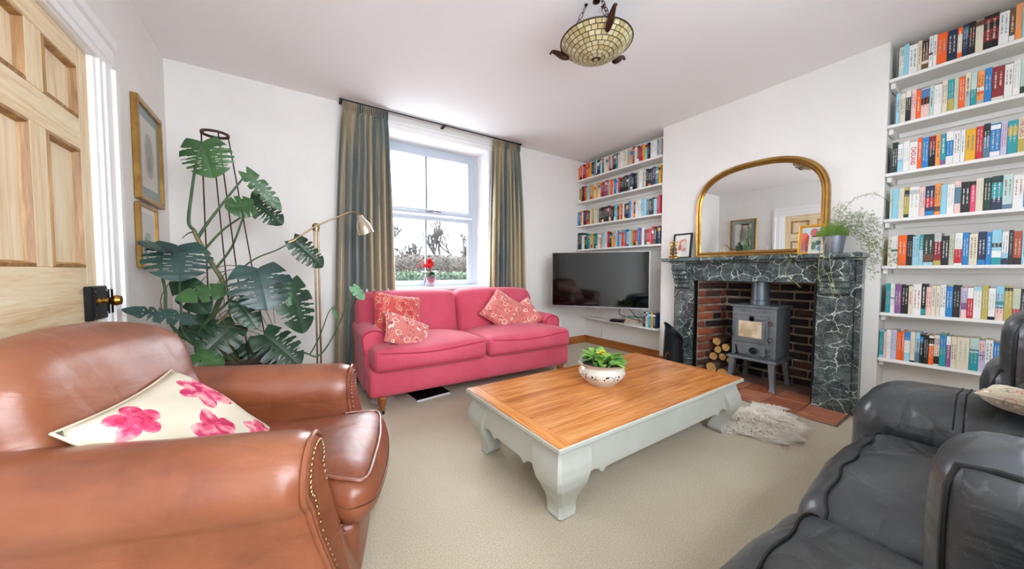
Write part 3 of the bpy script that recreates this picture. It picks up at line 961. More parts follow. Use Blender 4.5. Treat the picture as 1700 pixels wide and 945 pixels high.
for (yy, zz) in ((sy1 - .012, .50), (sy1 - .06, .33)):
    q = M().tube([(sx0 - .02, yy, zz - .03), (sx0 - .04, yy, zz + .01), (sx0 - .045, yy + .004, zz + .05)], [.006, .007, .005], 8)
    q.lathe([(0, -.012), (.011, -.008), (.013, 0), (.011, .008), (0, .012)], 10, (sx0 - .03, yy, zz - .03), 'x')
    q.build('latch_handle', IRON, st, True)
put_text('M O R S Ø', (sx0 - .0005, sy1 - .085, .684), (0, -1, 0), (0, 0, 1), .19, .026, mat('stove_lettering', '#6f777e', .5, .4), st, 'cast_lettering', .004)

# ------------------------------------------------------------------ logs
BARK = mat('bark', '#6a553c', .95, 0, '#3f3224', 16, (1, 1, 1), bump=.9, bscale=30, bdist=.01)
CUT = NT('log_end')
_v = CUT.coords()
_n = CUT.noise(_v, 14, 4)
CUT.set(CUT.ramp(_n.outputs[0], [(.3, '#b07f45'), (.6, '#d6ab6c')]), .8)
CUT = CUT.m
LOGS = [(1.661, .352, .036, 0, 'round split log, highest of the stack beside stove'), (1.575, .305, .034, 1, 'round log directly below the highest log'), (1.652, .272, .034, 0, 'wedge-shaped log in the middle of the stack'),
        (1.603, .207, .033, 1, 'round log low in the stack near stove leg'), (1.538, .185, .030, 0, 'log partly hidden behind the stove leg'), (1.668, .10, .048, 1, 'thick log lying in front at the stack foot'),
        (1.560, .065, .05, 0, 'dark log lying flat on the hearth'), (1.690, .195, .038, 1, 'dark log wedged against the side bricks')]
for i, (ly, lz, lr, k, lab) in enumerate(LOGS):
    xf = 3.50 if i in (5, 6) else 3.585
    t = thing('log', lab, 'log', (xf, ly, lz - lr), group='firewood logs')
    rnd = random.Random(i)
    n = 14
    prof = [lr * (1 + rnd.uniform(-.09, .09)) * (.72 if (i == 2 and j in (0, 1, 2)) else 1) for j in range(n)]
    def lf(u, v):
        j = int(round(v * n)) % n
        a = 2 * PI * v
        r = prof[j] * (1 + .03 * math.sin(u * 9 + i))
        return (xf + .23 * u, ly + r * math.cos(a) - .05 * u * k * .3, lz + r * math.sin(a))
    q = M().grid(lf, 5, n, cv=True)
    q.build('bark', BARK, t, True)
    e = M()
    e.add([lf(0, j / n) for j in range(n)], [tuple(range(n))])
    e.add([(p[0] + .004 - .006, p[1], p[2]) for p in [lf(0, j / n) for j in range(n)]], [tuple(range(n))])
    e.build('cut_end', CUT, t)
    e2 = M().add([(lf(1, j / n)[0], lf(1, j / n)[1], lf(1, j / n)[2]) for j in range(n)], [tuple(range(n))])
    e2.build('cut_end', CUT, t)

# ------------------------------------------------------------------ coal scuttle
sc = thing('coal_scuttle', 'tall black metal coal hod with slanted mouth beside fireplace', 'coal hod', (3.27, 1.93, .014))
SCM = mat('scuttle_black', '#2b3034', .35, .6, '#1c2023', 6)
cx, cy = 3.27, 1.93
def hod(u, v):
    a = 2 * PI * v
    r = .082 + .022 * (1 - u) + .006 * max(0, u - .93) / .07
    top = .43 + .085 * math.sin(a - .35)
    return (cx + r * math.cos(a), cy + r * math.sin(a), .014 + u * top)
q = M().grid(hod, 10, 28, cv=True)
q.f.append(tuple(range(27, -1, -1)))
def hodi(u, v):
    p = hod(u, v)
    return (cx + (p[0] - cx) * .955, cy + (p[1] - cy) * .955, p[2] + (0.01 if u < .05 else 0))
k0 = len(q.v)
q.grid(hodi, 10, 28, cv=True)
for j in range(28):
    q.f.append((10 * 28 + j, 10 * 28 + (j + 1) % 28, k0 + 10 * 28 + (j + 1) % 28, k0 + 10 * 28 + j))
q.build('hod_body', SCM, sc, True, fix=True)
M().tube([hod(1, j / 28) for j in range(28)], .006, 6, True).build('rolled_rim', SCM, sc, True)
M().lathe([(.112, .0), (.112, .03), (.105, .032)], 28, (cx, cy, .014)).build('foot_ring', SCM, sc, True)
M().tube(bez([(cx - .1, cy - .02, .22), (cx - .135, cy - .02, .25), (cx - .14, cy + .0, .2), (cx - .105, cy + .02, .17)], 5), .005, 6).build('handle', BRASS, sc, True)

# ------------------------------------------------------------------ mirror
MIR = NT('mirror_silver')
MIR.set('#eef1f1', .015, 1.0)
MIR = MIR.m
mr = thing('overmantel_mirror', 'large gilt arched mirror standing on the mantel shelf', 'mirror', (3.45, 1.325, 1.191))
def mout(off):
    hw, zs, zt, zb = .508 - off, 1.66, 2.035 - off, 1.192 + off
    pts = [(1.325 + hw, zb), (1.325 + hw, zs)]
    for k in range(1, 32):
        a = PI * k / 32
        cs, sn = math.cos(a), math.sin(a)
        e = 2 / 2.5
        pts.append((1.325 + hw * math.copysign(abs(cs) ** e, cs), zs + (zt - zs) * abs(sn) ** e))
    pts += [(1.325 - hw, zs), (1.325 - hw, zb)]
    return pts
def ring(name, offs, m, parent):
    """offs: list of (offset, x) profile across the frame"""
    q = M()
    loops = [[(x, p[0], p[1]) for p in mout(o)] for o, x in offs]
    n = len(loops[0])
    vs = [p for lp in loops for p in lp]
    fs = []
    for a in range(len(loops)):
        b = (a + 1) % len(loops)
        for i in range(n):
            j = (i + 1) % n
            fs.append((a * n + i, a * n + j, b * n + j, b * n + i))
    return q.add(vs, fs).build(name, m, parent, True)
ring('gilt_frame', [(0, 3.497), (0, 3.462), (.008, 3.452), (.022, 3.450), (.029, 3.458), (.042, 3.462), (.052, 3.474), (.052, 3.497)], GOLD, mr)
ring('inner_bead', [(.029, 3.460), (.029, 3.454), (.033, 3.452), (.038, 3.454), (.038, 3.462)], mat('dark_gilt', '#8a5a1e', .4, .7), mr)
M().prism(mout(.049), 'x', 3.476, 3.492).build('mirror_glass', MIR, mr)

# ------------------------------------------------------------------ candlesticks
CPROF = [(.030, 0), (.030, .008), (.022, .016), (.010, .026), (.008, .04), (.016, .048), (.017, .055), (.008, .062), (.0085, .078), (.016, .088), (.012, .098), (.007, .106), (.007, .122), (.014, .13), (.014, .136), (.010, .14), (.010, .16), (.021, .164), (.021, .168), (.009, .169), (0, .160)]
for (a, b, lab) in ((3.335, 2.01, 'turned brass candlestick at the very end of the mantel'), (3.305, 1.945, 'turned brass candlestick in front of the dark picture frame')):
    t = thing('candlestick', lab, 'candlestick', (a, b, 1.1905), group='pair of brass candlesticks')
    M().lathe(CPROF[:8], 20, (a, b, 1.1905)).build('base', BRASS, t, True)
    M().lathe(CPROF[7:15], 20, (a, b, 1.1905)).build('stem', BRASS, t, True)
    M().lathe(CPROF[14:], 20, (a, b, 1.1905)).build('drip_cup', BRASS, t, True)

# ------------------------------------------------------------------ framed things
PAPER = mat('mount_card', '#eceae4', .8)
PGLASS = glass_mat('picture_glass', (1, 1, 1, 1), .06)
def framed(name, label, cat, W, Hh, T, fw, fm, mount, art, mt, group=None, glaze=True, mount_mat=None):
    """picture in local coords: width along local x, height z, front at -y; mt = world matrix"""
    t = thing(name, label, cat, group=group)
    t.matrix_basis = mt
    q = M()
    q.box(-W / 2, -W / 2 + fw, -T, 0, 0, Hh).box(W / 2 - fw, W / 2, -T, 0, 0, Hh).box(-W / 2 + fw, W / 2 - fw, -T, 0, 0, fw).box(-W / 2 + fw, W / 2 - fw, -T, 0, Hh - fw, Hh)
    q.build('frame', fm, t, bevel=min(.004, fw * .25), local=True)
    M().box(-W / 2 + fw, W / 2 - fw, -T * .45, -T * .2, fw, Hh - fw).build('mount', mount_mat or PAPER, t, local=True)
    a = mount
    M().box(-W / 2 + fw + a, W / 2 - fw - a, -T * .5, -T * .45, fw + a, Hh - fw - a).build('print', art, t, local=True)
    if glaze:
        M().box(-W / 2 + fw, W / 2 - fw, -T * .62, -T * .58, fw, Hh - fw).build('glass', PGLASS, t, local=True)
    return t

def art_blocks(name, base, shapes, nz=0.0):
    """flat print: shapes = (cx, cz, rx, rz, colour) soft ellipses in object metres"""
    t = NT(name)
    v = t.coords()
    sp = t.n('ShaderNodeSeparateXYZ')
    nn = t.noise(v, 40, 4)
    t.l(v, sp.inputs[0])
    col = base
    nv = t.math('MULTIPLY_ADD', nn.outputs[0], nz * 2, 1 - nz)
    for (cx_, cz_, rx, rz, c) in shapes:
        a = t.math('DIVIDE', t.math('SUBTRACT', sp.outputs[0], cx_), rx)
        b = t.math('DIVIDE', t.math('SUBTRACT', sp.outputs[2], cz_), rz)
        d = t.math('SQRT', t.math('ADD', t.math('MULTIPLY', a, a), t.math('MULTIPLY', b, b)))
        f = t.math('LESS_THAN', t.math('MULTIPLY', d, nv), 1.0)
        col = t.mix(f, col, c)
    t.set(col, .7)
    return t.m
def MT(loc, face, tilt=0.0):
    """front of the picture looks along face (degrees in plan); tilt leans it back"""
    return Matrix.Translation(loc) @ Matrix.Rotation(math.radians(face) + PI / 2, 4, 'Z') @ Matrix.Rotation(-tilt, 4, 'X')
# mantel: dark framed drawing, gilt photo, small plain frame
framed('framed_drawing', 'black framed red drawing leaning at the end of mantel', 'picture', .20, .26, .018, .014, IRON, .045,
       art_blocks('red_drawing', '#e9e2d8', [(0, .16, .04, .045, '#d8897c'), (.01, .15, .025, .03, '#e7d9cb'), (-.03, .11, .02, .03, '#b7403a'), (.02, .09, .035, .018, '#d7a690')], .35), MT((3.435, 1.955, 1.191), 180, .13))
framed('photo_frame', 'gold framed photograph of a person in an orange jacket on mantel', 'photograph', .165, .225, .016, .018, mat('yellow_gilt', '#d79a2a', .35, .6), .004,
       art_blocks('portrait_print', '#c3d9de', [(-.045, .07, .045, .10, '#e8623c'), (-.01, .05, .04, .08, '#8a7fb8'), (-.025, .08, .014, .07, '#c8442f'), (.015, .165, .024, .033, '#d9707a'), (.03, .13, .03, .01, '#3a3a48')], .12), MT((3.385, .90, 1.191), 172, .12))
framed('small_photo_frame', 'small cream framed snapshot beside the fern pot', 'photograph', .095, .125, .014, .014, mat('cream_frame', '#d8cdb8', .6), .004,
       art_blocks('green_snapshot', '#b9c9b4', [(-.02, .06, .02, .03, '#4e7a5c'), (.01, .08, .018, .018, '#2f4d48'), (.02, .04, .014, .02, '#5f7fa8')], .4), MT((3.335, .855, 1.191), 170, .12))
# left wall pictures
framed('framed_print', 'larger gilt framed print with a grey oval head above the other picture', 'picture', .475, .605, .03, .028, GOLD, .062,
       art_blocks('oval_print', '#cdc9bd', [(0, .30, .085, .145, '#a8a59b'), (.0, .33, .055, .08, '#98958c'), (0, .25, .04, .05, '#8d8a80')], .3), MT((XL + .001, 3.10, 1.488), 0),
       group='gilt framed prints', mount_mat=mat('grey_green_mount', '#8d9a98', .8))
framed('framed_print', 'smaller gilt framed print partly behind the plant leaf', 'picture', .335, .385, .026, .018, GOLD, .03,
       art_blocks('leaf_print', '#d2d3cb', [(0, .17, .06, .05, '#a3aaa2'), (-.03, .12, .05, .07, '#8a938c'), (.02, .09, .04, .03, '#e2e2da')], .35), MT((XL + .001, 3.02, 1.080), 0), group='gilt framed prints')
# light switch, wall socket
t = thing('light_switch', 'white double light switch beside the door frame', 'switch', (XL, 2.672, 1.44))
M().box(XL + .0005, XL + .009, 2.635, 2.71, 1.435, 1.53).build('plate', WHITE, t, bevel=.003)
M().box(XL + .009, XL + .014, 2.648, 2.668, 1.465, 1.50).build('rocker', WHITE, t, bevel=.002)
M().box(XL + .009, XL + .014, 2.677, 2.697, 1.465, 1.50).build('rocker', WHITE, t, bevel=.002)
for sx_, lab in ((3.30, 'white wall socket nearer the alcove corner'), (3.18, 'white wall socket nearer the pink sofa arm')):
    t = thing('wall_socket', lab, 'socket', (sx_, YW, .26), group='white sockets low on the window wall')
    M().box(sx_ - .043, sx_ + .043, YW - .01, YW - .0005, .26, .346).build('plate', WHITE, t, bevel=.003)
    M().box(sx_ - .008, sx_ + .008, YW - .013, YW - .01, .315, .33).build('rocker', WHITE, t, bevel=.001)
# ------------------------------------------------------------------ television on a swing arm
A_, B_ = Vector((2.755, 3.222, 0)), Vector((3.418, 2.311, 0))
dirv = (B_ - A_).normalized()
ctr = (A_ + B_) / 2
TW, TH = (B_ - A_).length, .66
ang = math.atan2(dirv.y, dirv.x)
tv = thing('television', 'large flat black television on a wall arm in the alcove', 'television', (ctr.x, ctr.y, .625), ang)
TVB = mat('tv_silver_bezel', '#9a9da0', .35, .8)
SCR = NT('tv_screen')
SCR.set('#030405', .05, 0, .6)
SCR = SCR.m
# local: x along the width, -y faces the room
q = M().box(-TW / 2, -TW / 2 + .008, -.022, .012, 0, TH).box(TW / 2 - .008, TW / 2, -.022, .012, 0, TH).box(-TW / 2 + .008, TW / 2 - .008, -.022, .012, 0, .014).box(-TW / 2 + .008, TW / 2 - .008, -.022, .012, TH - .008, TH)
q.build('bezel', TVB, tv, bevel=.002, local=True)
M().box(-TW / 2 + .008, TW / 2 - .008, -.018, .01, .014, TH - .008).build('screen', SCR, tv, local=True)
M().puff((0, .032, TH * .45), (TW * .7, .045, TH * .6), .02).build('rear_housing', BLACK, tv, True, local=True)
M().box(-.05, .05, -.024, -.02, .001, .009).build('badge', CHROME, tv, local=True)
wi = wmat(tv).inverted()
e0 = wi @ Vector((3.69, 2.95, .98))
q = M().box(-.12, .12, .05, .065, TH * .3, TH * .7).tube([(0, .06, TH * .5), ((e0.x) * .5 + .1, .12, TH * .5), (e0.x, e0.y, TH * .5)], .018, 8)
q.build('wall_arm', IRON, tv, local=True)
for k, (a, b) in enumerate(((3.32, 2.50), (3.37, 2.43))):
    q = M().tube(bez([(a - .06, b + .08, .63), (a - .02, b + .12 - .1 * k, .54), (a + .12, b - .05 + .1 * k, .47), (a + .2, b + .08, .415)], 6), .0045, 6)
    q.build('cable', BLACK, tv, True)
M().tube(bez([(3.12, 2.82, .63), (3.25, 3.0, .60), (3.60, 3.18, .52), (3.67, 3.2, .40), (3.67, 3.22, .12)], 6), .004, 6).build('power_cord', WHITE, tv, True)

# ------------------------------------------------------------------ low shelf under the television
t = thing('media_shelf', 'low white shelf beneath the television', 'shelf', (3.6, 2.86, .385))
M().prism([(3.69, 2.232), (3.45, 2.232), (3.43, 2.25), (3.43, 2.30), (3.56, YW - .06), (3.699, YW - .06)], 'z', .385, .407).build('board', SHELFW, t, bevel=.004)
M().box(3.67, 3.699, 2.26, YW - .1, .35, .385).build('rear_batten', SHELFW, t)
# upright books, stacked books and set-top box
yy = 2.262
UP = [(.03, 'n', 'slim navy book next to the fireplace wall on low shelf'), (.024, 'y', 'yellow book standing on the low television shelf'), (.03, 't', 'teal book standing on the low television shelf'), (.018, 'l', 'pale blue book standing on the low television shelf'), (.022, 'w', 'white book at the end of the upright row on low shelf'), (.02, 'k', 'black book leaning on the upright row on low shelf')]
for w_, ch, lab in UP:
    yy += w_ + .001
    book(3.465, yy, .4072, w_, .175, .13, ch, lab, 'books on the low television shelf', 0, [(.75, .88, 'w' if ch != 'w' else 'n')], (None, 'w' if ch not in 'wly' else 'n', .2, .65))
STK = [('d', 'black and green book at the bottom of the lying stack', .024, .0), ('k', 'black book second in the lying stack', .022, .2), ('p', 'red book third in the lying stack', .02, .35), ('t', 'teal book on top of the lying stack', .02, .5)]
zz = .4072
for ch, lab, th_, rot in STK:
    t = thing('book', lab, 'book', (3.555, 2.60 - rot * .05, zz), .35 + rot * .25, 'books on the low television shelf')
    c = .002
    M().box(-.075, .075, .112, .115, 0, th_).box(-.075, .075, -.115, .112, 0, c).box(-.075, .075, -.115, .112, th_ - c, th_).build('cover', bmat(ch), t, local=True)
    M().box(-.072, .072, -.112, .112, c, th_ - c).build('pages', PAGES, t, local=True)
    zz += th_ + .0004
t = thing('set_top_box', 'small black box on the low shelf under the television', 'media box', (3.53, 2.83, .4072), .3)
M().box(-.06, .06, -.09, .09, 0, .03).build('case', BLACK, t, bevel=.005, local=True)
M().box(-.062, -.06, -.07, -.02, .01, .02).build('display', mat('dark_display', '#1b2226', .1), t, local=True)

# ------------------------------------------------------------------ curtains
SILK = NT('shot_silk')
_v = SILK.coords((6, 6, .3))
_n = SILK.noise(_v, 1.7, 4, .5, .5)
_c = SILK.ramp(_n.outputs[0], [(.32, '#465a60'), (.45, '#6a7068'), (.55, '#9a8c6c'), (.68, '#b3a07c')])  # stripes put the silk's teal shadows and gold sheen into the colour
SILK.set(_c, .42, .15, .5, None, .4)
_v2 = SILK.coords((30, 30, 4))
_n2 = SILK.noise(_v2, 4, 3)
SILK.bump(_n2.outputs[0], .25, .006)
SILK = SILK.m
def curtain(label, xt0, xt1, xb0, xb1, ztop, zbot, folds, seed):
    t = thing('curtain', label, 'curtain', ((xb0 + xb1) / 2, YW - .09, zbot), group='shot silk curtains')
    rnd = random.Random(seed)
    ph = [rnd.uniform(-.6, .6) for _ in range(folds + 2)]
    am = [rnd.uniform(.65, 1.2) for _ in range(folds + 2)]
    def prof(u, s):
        f = u * folds
        k = int(f)
        a = am[k] * (1 - (f - k)) + am[k + 1] * (f - k)
        p = ph[k] * (1 - (f - k)) + ph[k + 1] * (f - k)
        return a * math.sin(2 * PI * f + p * s)
    def drape(u, v):
        s = v ** .6
        x = (xt0 + (xt1 - xt0) * u) * (1 - s) + (xb0 + (xb1 - xb0) * u) * s
        amp = .014 + .040 * min(1, v * 3.2)
        y = YW - .095 + amp * prof(u, s) + .008 * math.sin(5 * v + u * 20)
        return (x + .008 * math.cos(2 * PI * u * folds) * min(1, v * 3), y, ztop - .075 + (zbot - ztop + .075) * v)
    M().grid(drape, folds * 12, 28).build('drape', SILK, t, 'all', fix=False)
    def head(u, v):
        x = xt0 + (xt1 - xt0) * u
        pinch = .012 + .006 * (1 - abs(2 * v - 1))
        y = YW - .095 + pinch * math.sin(2 * PI * u * folds * 2.5) - .003
        return (x, y, ztop - .08 * v + .004 * math.sin(2 * PI * u * folds * 2.5))
    M().grid(head, folds * 20, 5).build('heading_tape', SILK, t, 'all', fix=False)
    return t
curtain('long green-gold silk curtain at the window side nearest the plant', .455, .86, .33, .905, 2.615, .03, 8, 3)
curtain('green-gold silk curtain at the window side nearest the bookshelves', 2.06, 2.435, 1.965, 2.525, 2.612, .03, 8, 8)
t = thing('curtain_rail', 'thin black curtain rail running along the ceiling above the window', 'curtain rail', (1.45, YW - .09, 2.615))
M().tube([(.43, YW - .1, 2.624), (2.46, YW - .1, 2.624)], .007, 8).build('rail', IRON, t, True)
for x in (.45, 1.45, 2.44):
    M().box(x - .012, x + .012, YW - .1, YW - .001, 2.616, 2.632).build('bracket', IRON, t)

# ------------------------------------------------------------------ cyclamen on the sill
LEAFG = mat('leaf_dark_green', '#2f5a34', .45, 0, '#4c7a48', 30)
def small_leaf(L, W, bend=.25, n=5):
    def lf(u, v):
        s = (v - .5) * 2
        w_ = W * math.sin(PI * min(1, .06 + u * .94)) ** .7 / 2
        return (L * u, s * w_, bend * L * (u * (1 - u)) * 1.6 - abs(s) * W * .08 - bend * L * .4 * u * u)
    return M().grid(lf, n, 4)
cp = thing('potted_cyclamen', 'red flowering cyclamen in a shiny pot on the window sill', 'potted plant', (1.335, 3.66, .884))
POTM = mat('lustre_pot', '#8d8790', .12, .75, '#a79aa4', 9)
M().lathe([(.0, .001), (.052, .001), (.058, .02), (.068, .085), (.071, .118), (.067, .118), (.064, .09), (.0, .088)], 28, (1.335, 3.66, .884)).build('pot', POTM, cp, True)
M().lathe([(.0, .0), (.064, .0), (.064, .004), (0, .012)], 18, (1.335, 3.66, .884 + .09)).build('soil', mat('soil', '#2b2018', 1, bump=.8), cp)
lm = None
rnd = random.Random(11)
for k in range(26):
    q = small_leaf(.065, .055)
    a = rnd.uniform(0, 2 * PI)
    r = rnd.uniform(.0, .055)
    mt = Matrix.Translation((1.335 + r * math.cos(a), 3.66 + r * math.sin(a), .884 + .125 + rnd.uniform(0, .045))) @ Matrix.Rotation(a, 4, 'Z') @ Matrix.Rotation(rnd.uniform(-.5, .4), 4, 'Y')
    q.xf(mt).build('leaf', LEAFG, cp, 'all', fix=False)
REDF = mat('red_petal', '#e0101c', .5, 0, '#b80614', 12)
for k in range(9):
    a = rnd.uniform(0, 2 * PI)
    r = rnd.uniform(.0, .05)
    bx, by, bz = 1.325 + r * math.cos(a), 3.66 + r * math.sin(a) * .7, .884 + .20 + rnd.uniform(.0, .07)
    st_ = M().tube([(1.335, 3.66, 1.0), (bx, by, bz)], .0025, 5).build('flower_stalk', mat('red_stalk', '#7a3a2a', .6), cp, True)
    fq = M()
    for p in range(5):
        pq = small_leaf(.052, .036, -.3, 4)
        pq.xf(Matrix.Translation((bx, by, bz)) @ Matrix.Rotation(2 * PI * p / 5 + k, 4, 'Z') @ Matrix.Rotation(-1.05, 4, 'Y'))
        fq.add(pq.v, pq.f)
    fq.build('flower', REDF, cp, 'all', fix=False)

# ------------------------------------------------------------------ pendant lamp
PC = Vector((1.545, 1.425, 0))
R0, ZR, DEP = .205, 2.405, .10
pl = thing('pendant_lamp', 'inverted mosaic glass bowl hanging from chains at the ceiling', 'pendant lamp', (PC.x, PC.y, ZR - DEP))
GLT = [mat('mosaic_glass_%d' % i, a, .3, 0, b, 18) for i, (a, b) in enumerate((('#bfb288', '#ab9c70'), ('#c9c09c', '#b5a980'), ('#b0a070', '#9f8f60')))]
LEAD = mat('lead_came', '#3c3024', .6, .4)
SPH = (R0 * R0 + DEP * DEP) / (2 * DEP)     # sphere through rim and bottom
def bowlp(th, az, rr=SPH):
    c = Vector((PC.x, PC.y, ZR - DEP + SPH))
    return c + Vector((rr * math.sin(th) * math.cos(az), rr * math.sin(th) * math.sin(az), -rr * math.cos(th)))
thm = math.asin(min(1, R0 / SPH))
if DEP > R0:
    thm = PI - thm
M().grid(lambda u, v: bowlp(.02 + (thm - .02) * u, 2 * PI * v, SPH - .004), 14, 48, cv=True).build('lead_bowl', LEAD, pl, 'all', fix=False)
RG = 8
rt = [M(), M(), M()]
rnd = random.Random(2)
rings = [0.11 * thm] + [thm * (.11 + .89 * (k + 1) / RG) for k in range(RG)]
for k in range(RG):
    n = max(9, int(round(2 * PI * SPH * math.sin((rings[k] + rings[k + 1]) / 2) / .034)))
    off = rnd.random()
    for i in range(n):
        a0, a1 = 2 * PI * (i + off) / n, 2 * PI * (i + 1 + off) / n
        g = .0022 / (SPH * max(.1, math.sin((rings[k] + rings[k + 1]) / 2)))
        a0, a1 = a0 + g, a1 - g
        t0, t1 = rings[k] + .0022 / SPH, rings[k + 1] - .0022 / SPH
        o = [bowlp(t0, a0), bowlp(t0, a1), bowlp(t1, a1), bowlp(t1, a0)]
        c = sum(o, Vector()) / 4
        cc = Vector((PC.x, PC.y, ZR - DEP + SPH))
        i_ = [p + (cc - p).normalized() * .003 for p in o]
        q = rt[(i * 7 + k * 5 + rnd.randrange(3)) % 3]
        q.add(o + i_, [(0, 1, 2, 3), (0, 4, 5, 1), (1, 5, 6, 2), (2, 6, 7, 3), (3, 7, 4, 0)])
for j, q in enumerate(rt):
    tag(q.build('glass_tiles', GLT[j], pl, fix=False), kind='stuff')
M().lathe([(.0, 0), (.012, .0), (.012, .004), (0, .005)], 14, (PC.x, PC.y, ZR - DEP - .003)).build('centre_tile', GLT[0], pl, True)
M().tube([bowlp(thm, 2 * PI * k / 48, SPH + .001) for k in range(48)], .004, 6, True).build('rim', LEAD, pl, True)
BRZ = mat('bronze_finial', '#4a2c1c', .35, .7, '#2c1a12', 12)
for az in (math.radians(-117), math.radians(123), math.radians(3)):
    p0 = bowlp(thm * .74, az, SPH + .006)
    out = Vector((math.cos(az), math.sin(az), 0))
    pts = bez([p0, p0 + out * .035 + Vector((0, 0, .018)), p0 + out * .07 + Vector((0, 0, .045)), p0 + out * .10 + Vector((0, 0, .062)), p0 + out * .115 + Vector((0, 0, .05))], 6)
    nn = len(pts)
    rs = [.003 + .014 * math.sin(PI * min(1, (i + 1) / nn * 1.15) ** .8) * (1 - i / nn) ** .5 + .004 for i in range(nn)]
    arm_ = M().tube(pts, rs, 10).build('finial_arm', BRZ, pl, True)
    top = Vector((PC.x, PC.y, H - .012)) + out * .06
    p1 = bowlp(thm * .98, az, SPH)
    M().lathe([(.011, 0), (.011, -.004), (.005, -.012), (0, -.013)], 12, (top.x, top.y, H)).build('ceiling_hook', BRZ, pl, True)
    nl = 7
    for i in range(nl):
        a = p1.lerp(top, i / nl)
        b = p1.lerp(top, (i + 1.12) / nl)
        d = (b - a).normalized()
        s = d.cross(Vector((0, 0, 1))).normalized()
        if i % 2:
            s = d.cross(s).normalized()
        c, hl = (a + b) / 2, (b - a).length / 2
        lp = [c + d * hl * math.cos(2 * PI * k / 14) + s * .0085 * math.sin(2 * PI * k / 14) for k in range(14)]
        M().tube(lp, .0022, 5, True).build('chain_link', BRZ, pl, True)
M().lathe([(.022, 0), (.022, -.004), (.012, -.01), (.0, -.011)], 24, (PC.x, PC.y, H)).build('ceiling_rose', BRZ, pl, True)

# ------------------------------------------------------------------ floor lamp
fx, fy = .19, 2.93
BRN = mat('antique_brass', '#a08a68', .32, .9, '#8a7455', 10)
flp = thing('floor_lamp', 'slender brass reading lamp with bell shade behind the armchair', 'floor lamp', (fx, fy, 0))
M().lathe([(0, .001), (.135, .001), (.135, .012), (.12, .022), (.02, .03), (.014, .05), (.0, .05)], 32, (fx, fy, 0)).build('base', BRN, flp, True)
M().tube([(fx - .012, fy, .04), (fx - .012, fy, 1.39)], .0065, 10).build('pole', BRN, flp, True)
M().tube([(fx + .012, fy, .04), (fx + .012, fy, 1.39)], .0065, 10).build('pole', BRN, flp, True)
M().lathe([(.0, -.03), (.024, -.03), (.026, -.005), (.026, .015), (.012, .028), (0, .03)], 16, (fx, fy, 1.39)).build('clamp', BRN, flp, True)
hd = Vector((.50, 2.93, 1.495))
M().tube([(.03, fy - .03, 1.27), (fx, fy - .03, 1.395), (.41, fy - .03, 1.515), (.44, fy - .028, 1.522), (.47, fy - .02, 1.518), (.50, fy - .01, 1.50)], .006, 10).build('swing_arm', BRN, flp, True)
M().tube([(.015, fy - .03, 1.262), (.06, fy - .03, 1.288)], .012, 10).build('counterweight', BRN, flp, True)
shq = M().lathe([(.0, .05), (.018, .048), (.022, .03), (.03, .012), (.048, -.02), (.056, -.06), (.0605, -.10), (.058, -.10), (.053, -.06), (.045, -.02), (.0, .01)], 28)
shq.xf(Matrix.Translation((.508, fy - .01, 1.455)) @ Matrix.Rotation(-.32, 4, 'Y'))
shq.build('lamp_shade', mat('brushed_shade', '#cfc4ae', .28, .85), flp, True)
M().tube(bez([(fx, fy + .02, .05), (fx - .02, fy + .3, .03), (fx + .1, fy + .5, .02)], 6), .003, 5).build('flex', BLACK, flp, True)
# ------------------------------------------------------------------ pink sofa
PINK = NT('pink_linen')
_v = PINK.coords()
_n = PINK.noise(_v, 3, 4)
_w = PINK.noise(PINK.coords((1, 1, 1)), 420, 2)
PINK.set(PINK.ramp(_n.outputs[0], [(.3, '#bf4258'), (.7, '#cf566c')]), .7, 0, .3, None, .15)
_b = PINK.bump(_w.outputs[0], .25, .003)
PINK.bump(PINK.noise(_v, 7, 3, .5, .6).outputs[0], .22, .02, _b)
PINK = PINK.m
PIPE = mat('pink_piping', '#a82a44', .8)
sr = math.radians(-2.5)
ps = thing('sofa', 'pink two-seat sofa with rolled arms below the window', 'sofa', (1.42, 2.935, 0), sr)
def LB(q, name, m, root, smooth='all', **k):
    return q.build(name, m, root, smooth, local=True, **k)
LB(M().puff((0, .0, .235), (1.86, .86, .21), .035, (.0, .012, 0)), 'base', PINK, ps)
# arms: rolled top, front set back
def roll_arm(sgn, x_in, x_out, yf, yb, zt, lean=.0):
    """cross-section in x,z swept along y"""
    w_ = abs(x_out - x_in)
    sec = [(x_in, .14), (x_in, zt - .17), (x_in, zt - .06)]
    cx_, r = (x_in + x_out) / 2 + sgn * .005, w_ / 2 + .008
    for k in range(11):
        a = PI * (1 - k / 10)
        sec.append((cx_ + sgn * r * math.cos(a), zt - r * .72 + r * .72 * math.sin(a)))
    sec += [(cx_ + sgn * r * .95, zt - r * .72 - .05), (x_out - sgn * .005, zt - .20), (x_out, .14)]
    n = len(sec)
    def f(u, v):
        i = int(round(v * n)) % n
        x, z = sec[i]
        # round the front edge
        e = min(u / .08, 1)
        s = 1 - .06 * (1 - e) ** 2
        xc = (x_in + x_out) / 2
        zc = zt * .6
        y = yf + (yb - yf) * u - .02 * (1 - e) * 0
        return (xc + (x - xc) * s, y, zc + (z - zc) * (s if u < .1 else 1))
    q = M().grid(f, 24, n, cv=True)
    q.f.append(tuple(range(n)))
    q.f.append(tuple(len(q.v) - 1 - i for i in range(n)))
    return q, [f(.0, i / n) for i in range(n)]
for s, lab in ((-1, None), (1, None)):
    q, outl = roll_arm(s, s * .78, s * .94, -.24, .40, .615)
    a = q.build('arm', PINK, ps, 45, local=True)
    M().tube([(p[0], p[1] - .002, p[2]) for p in outl[1:-1]], .006, 6).build('piping', PIPE, a, True, local=True)
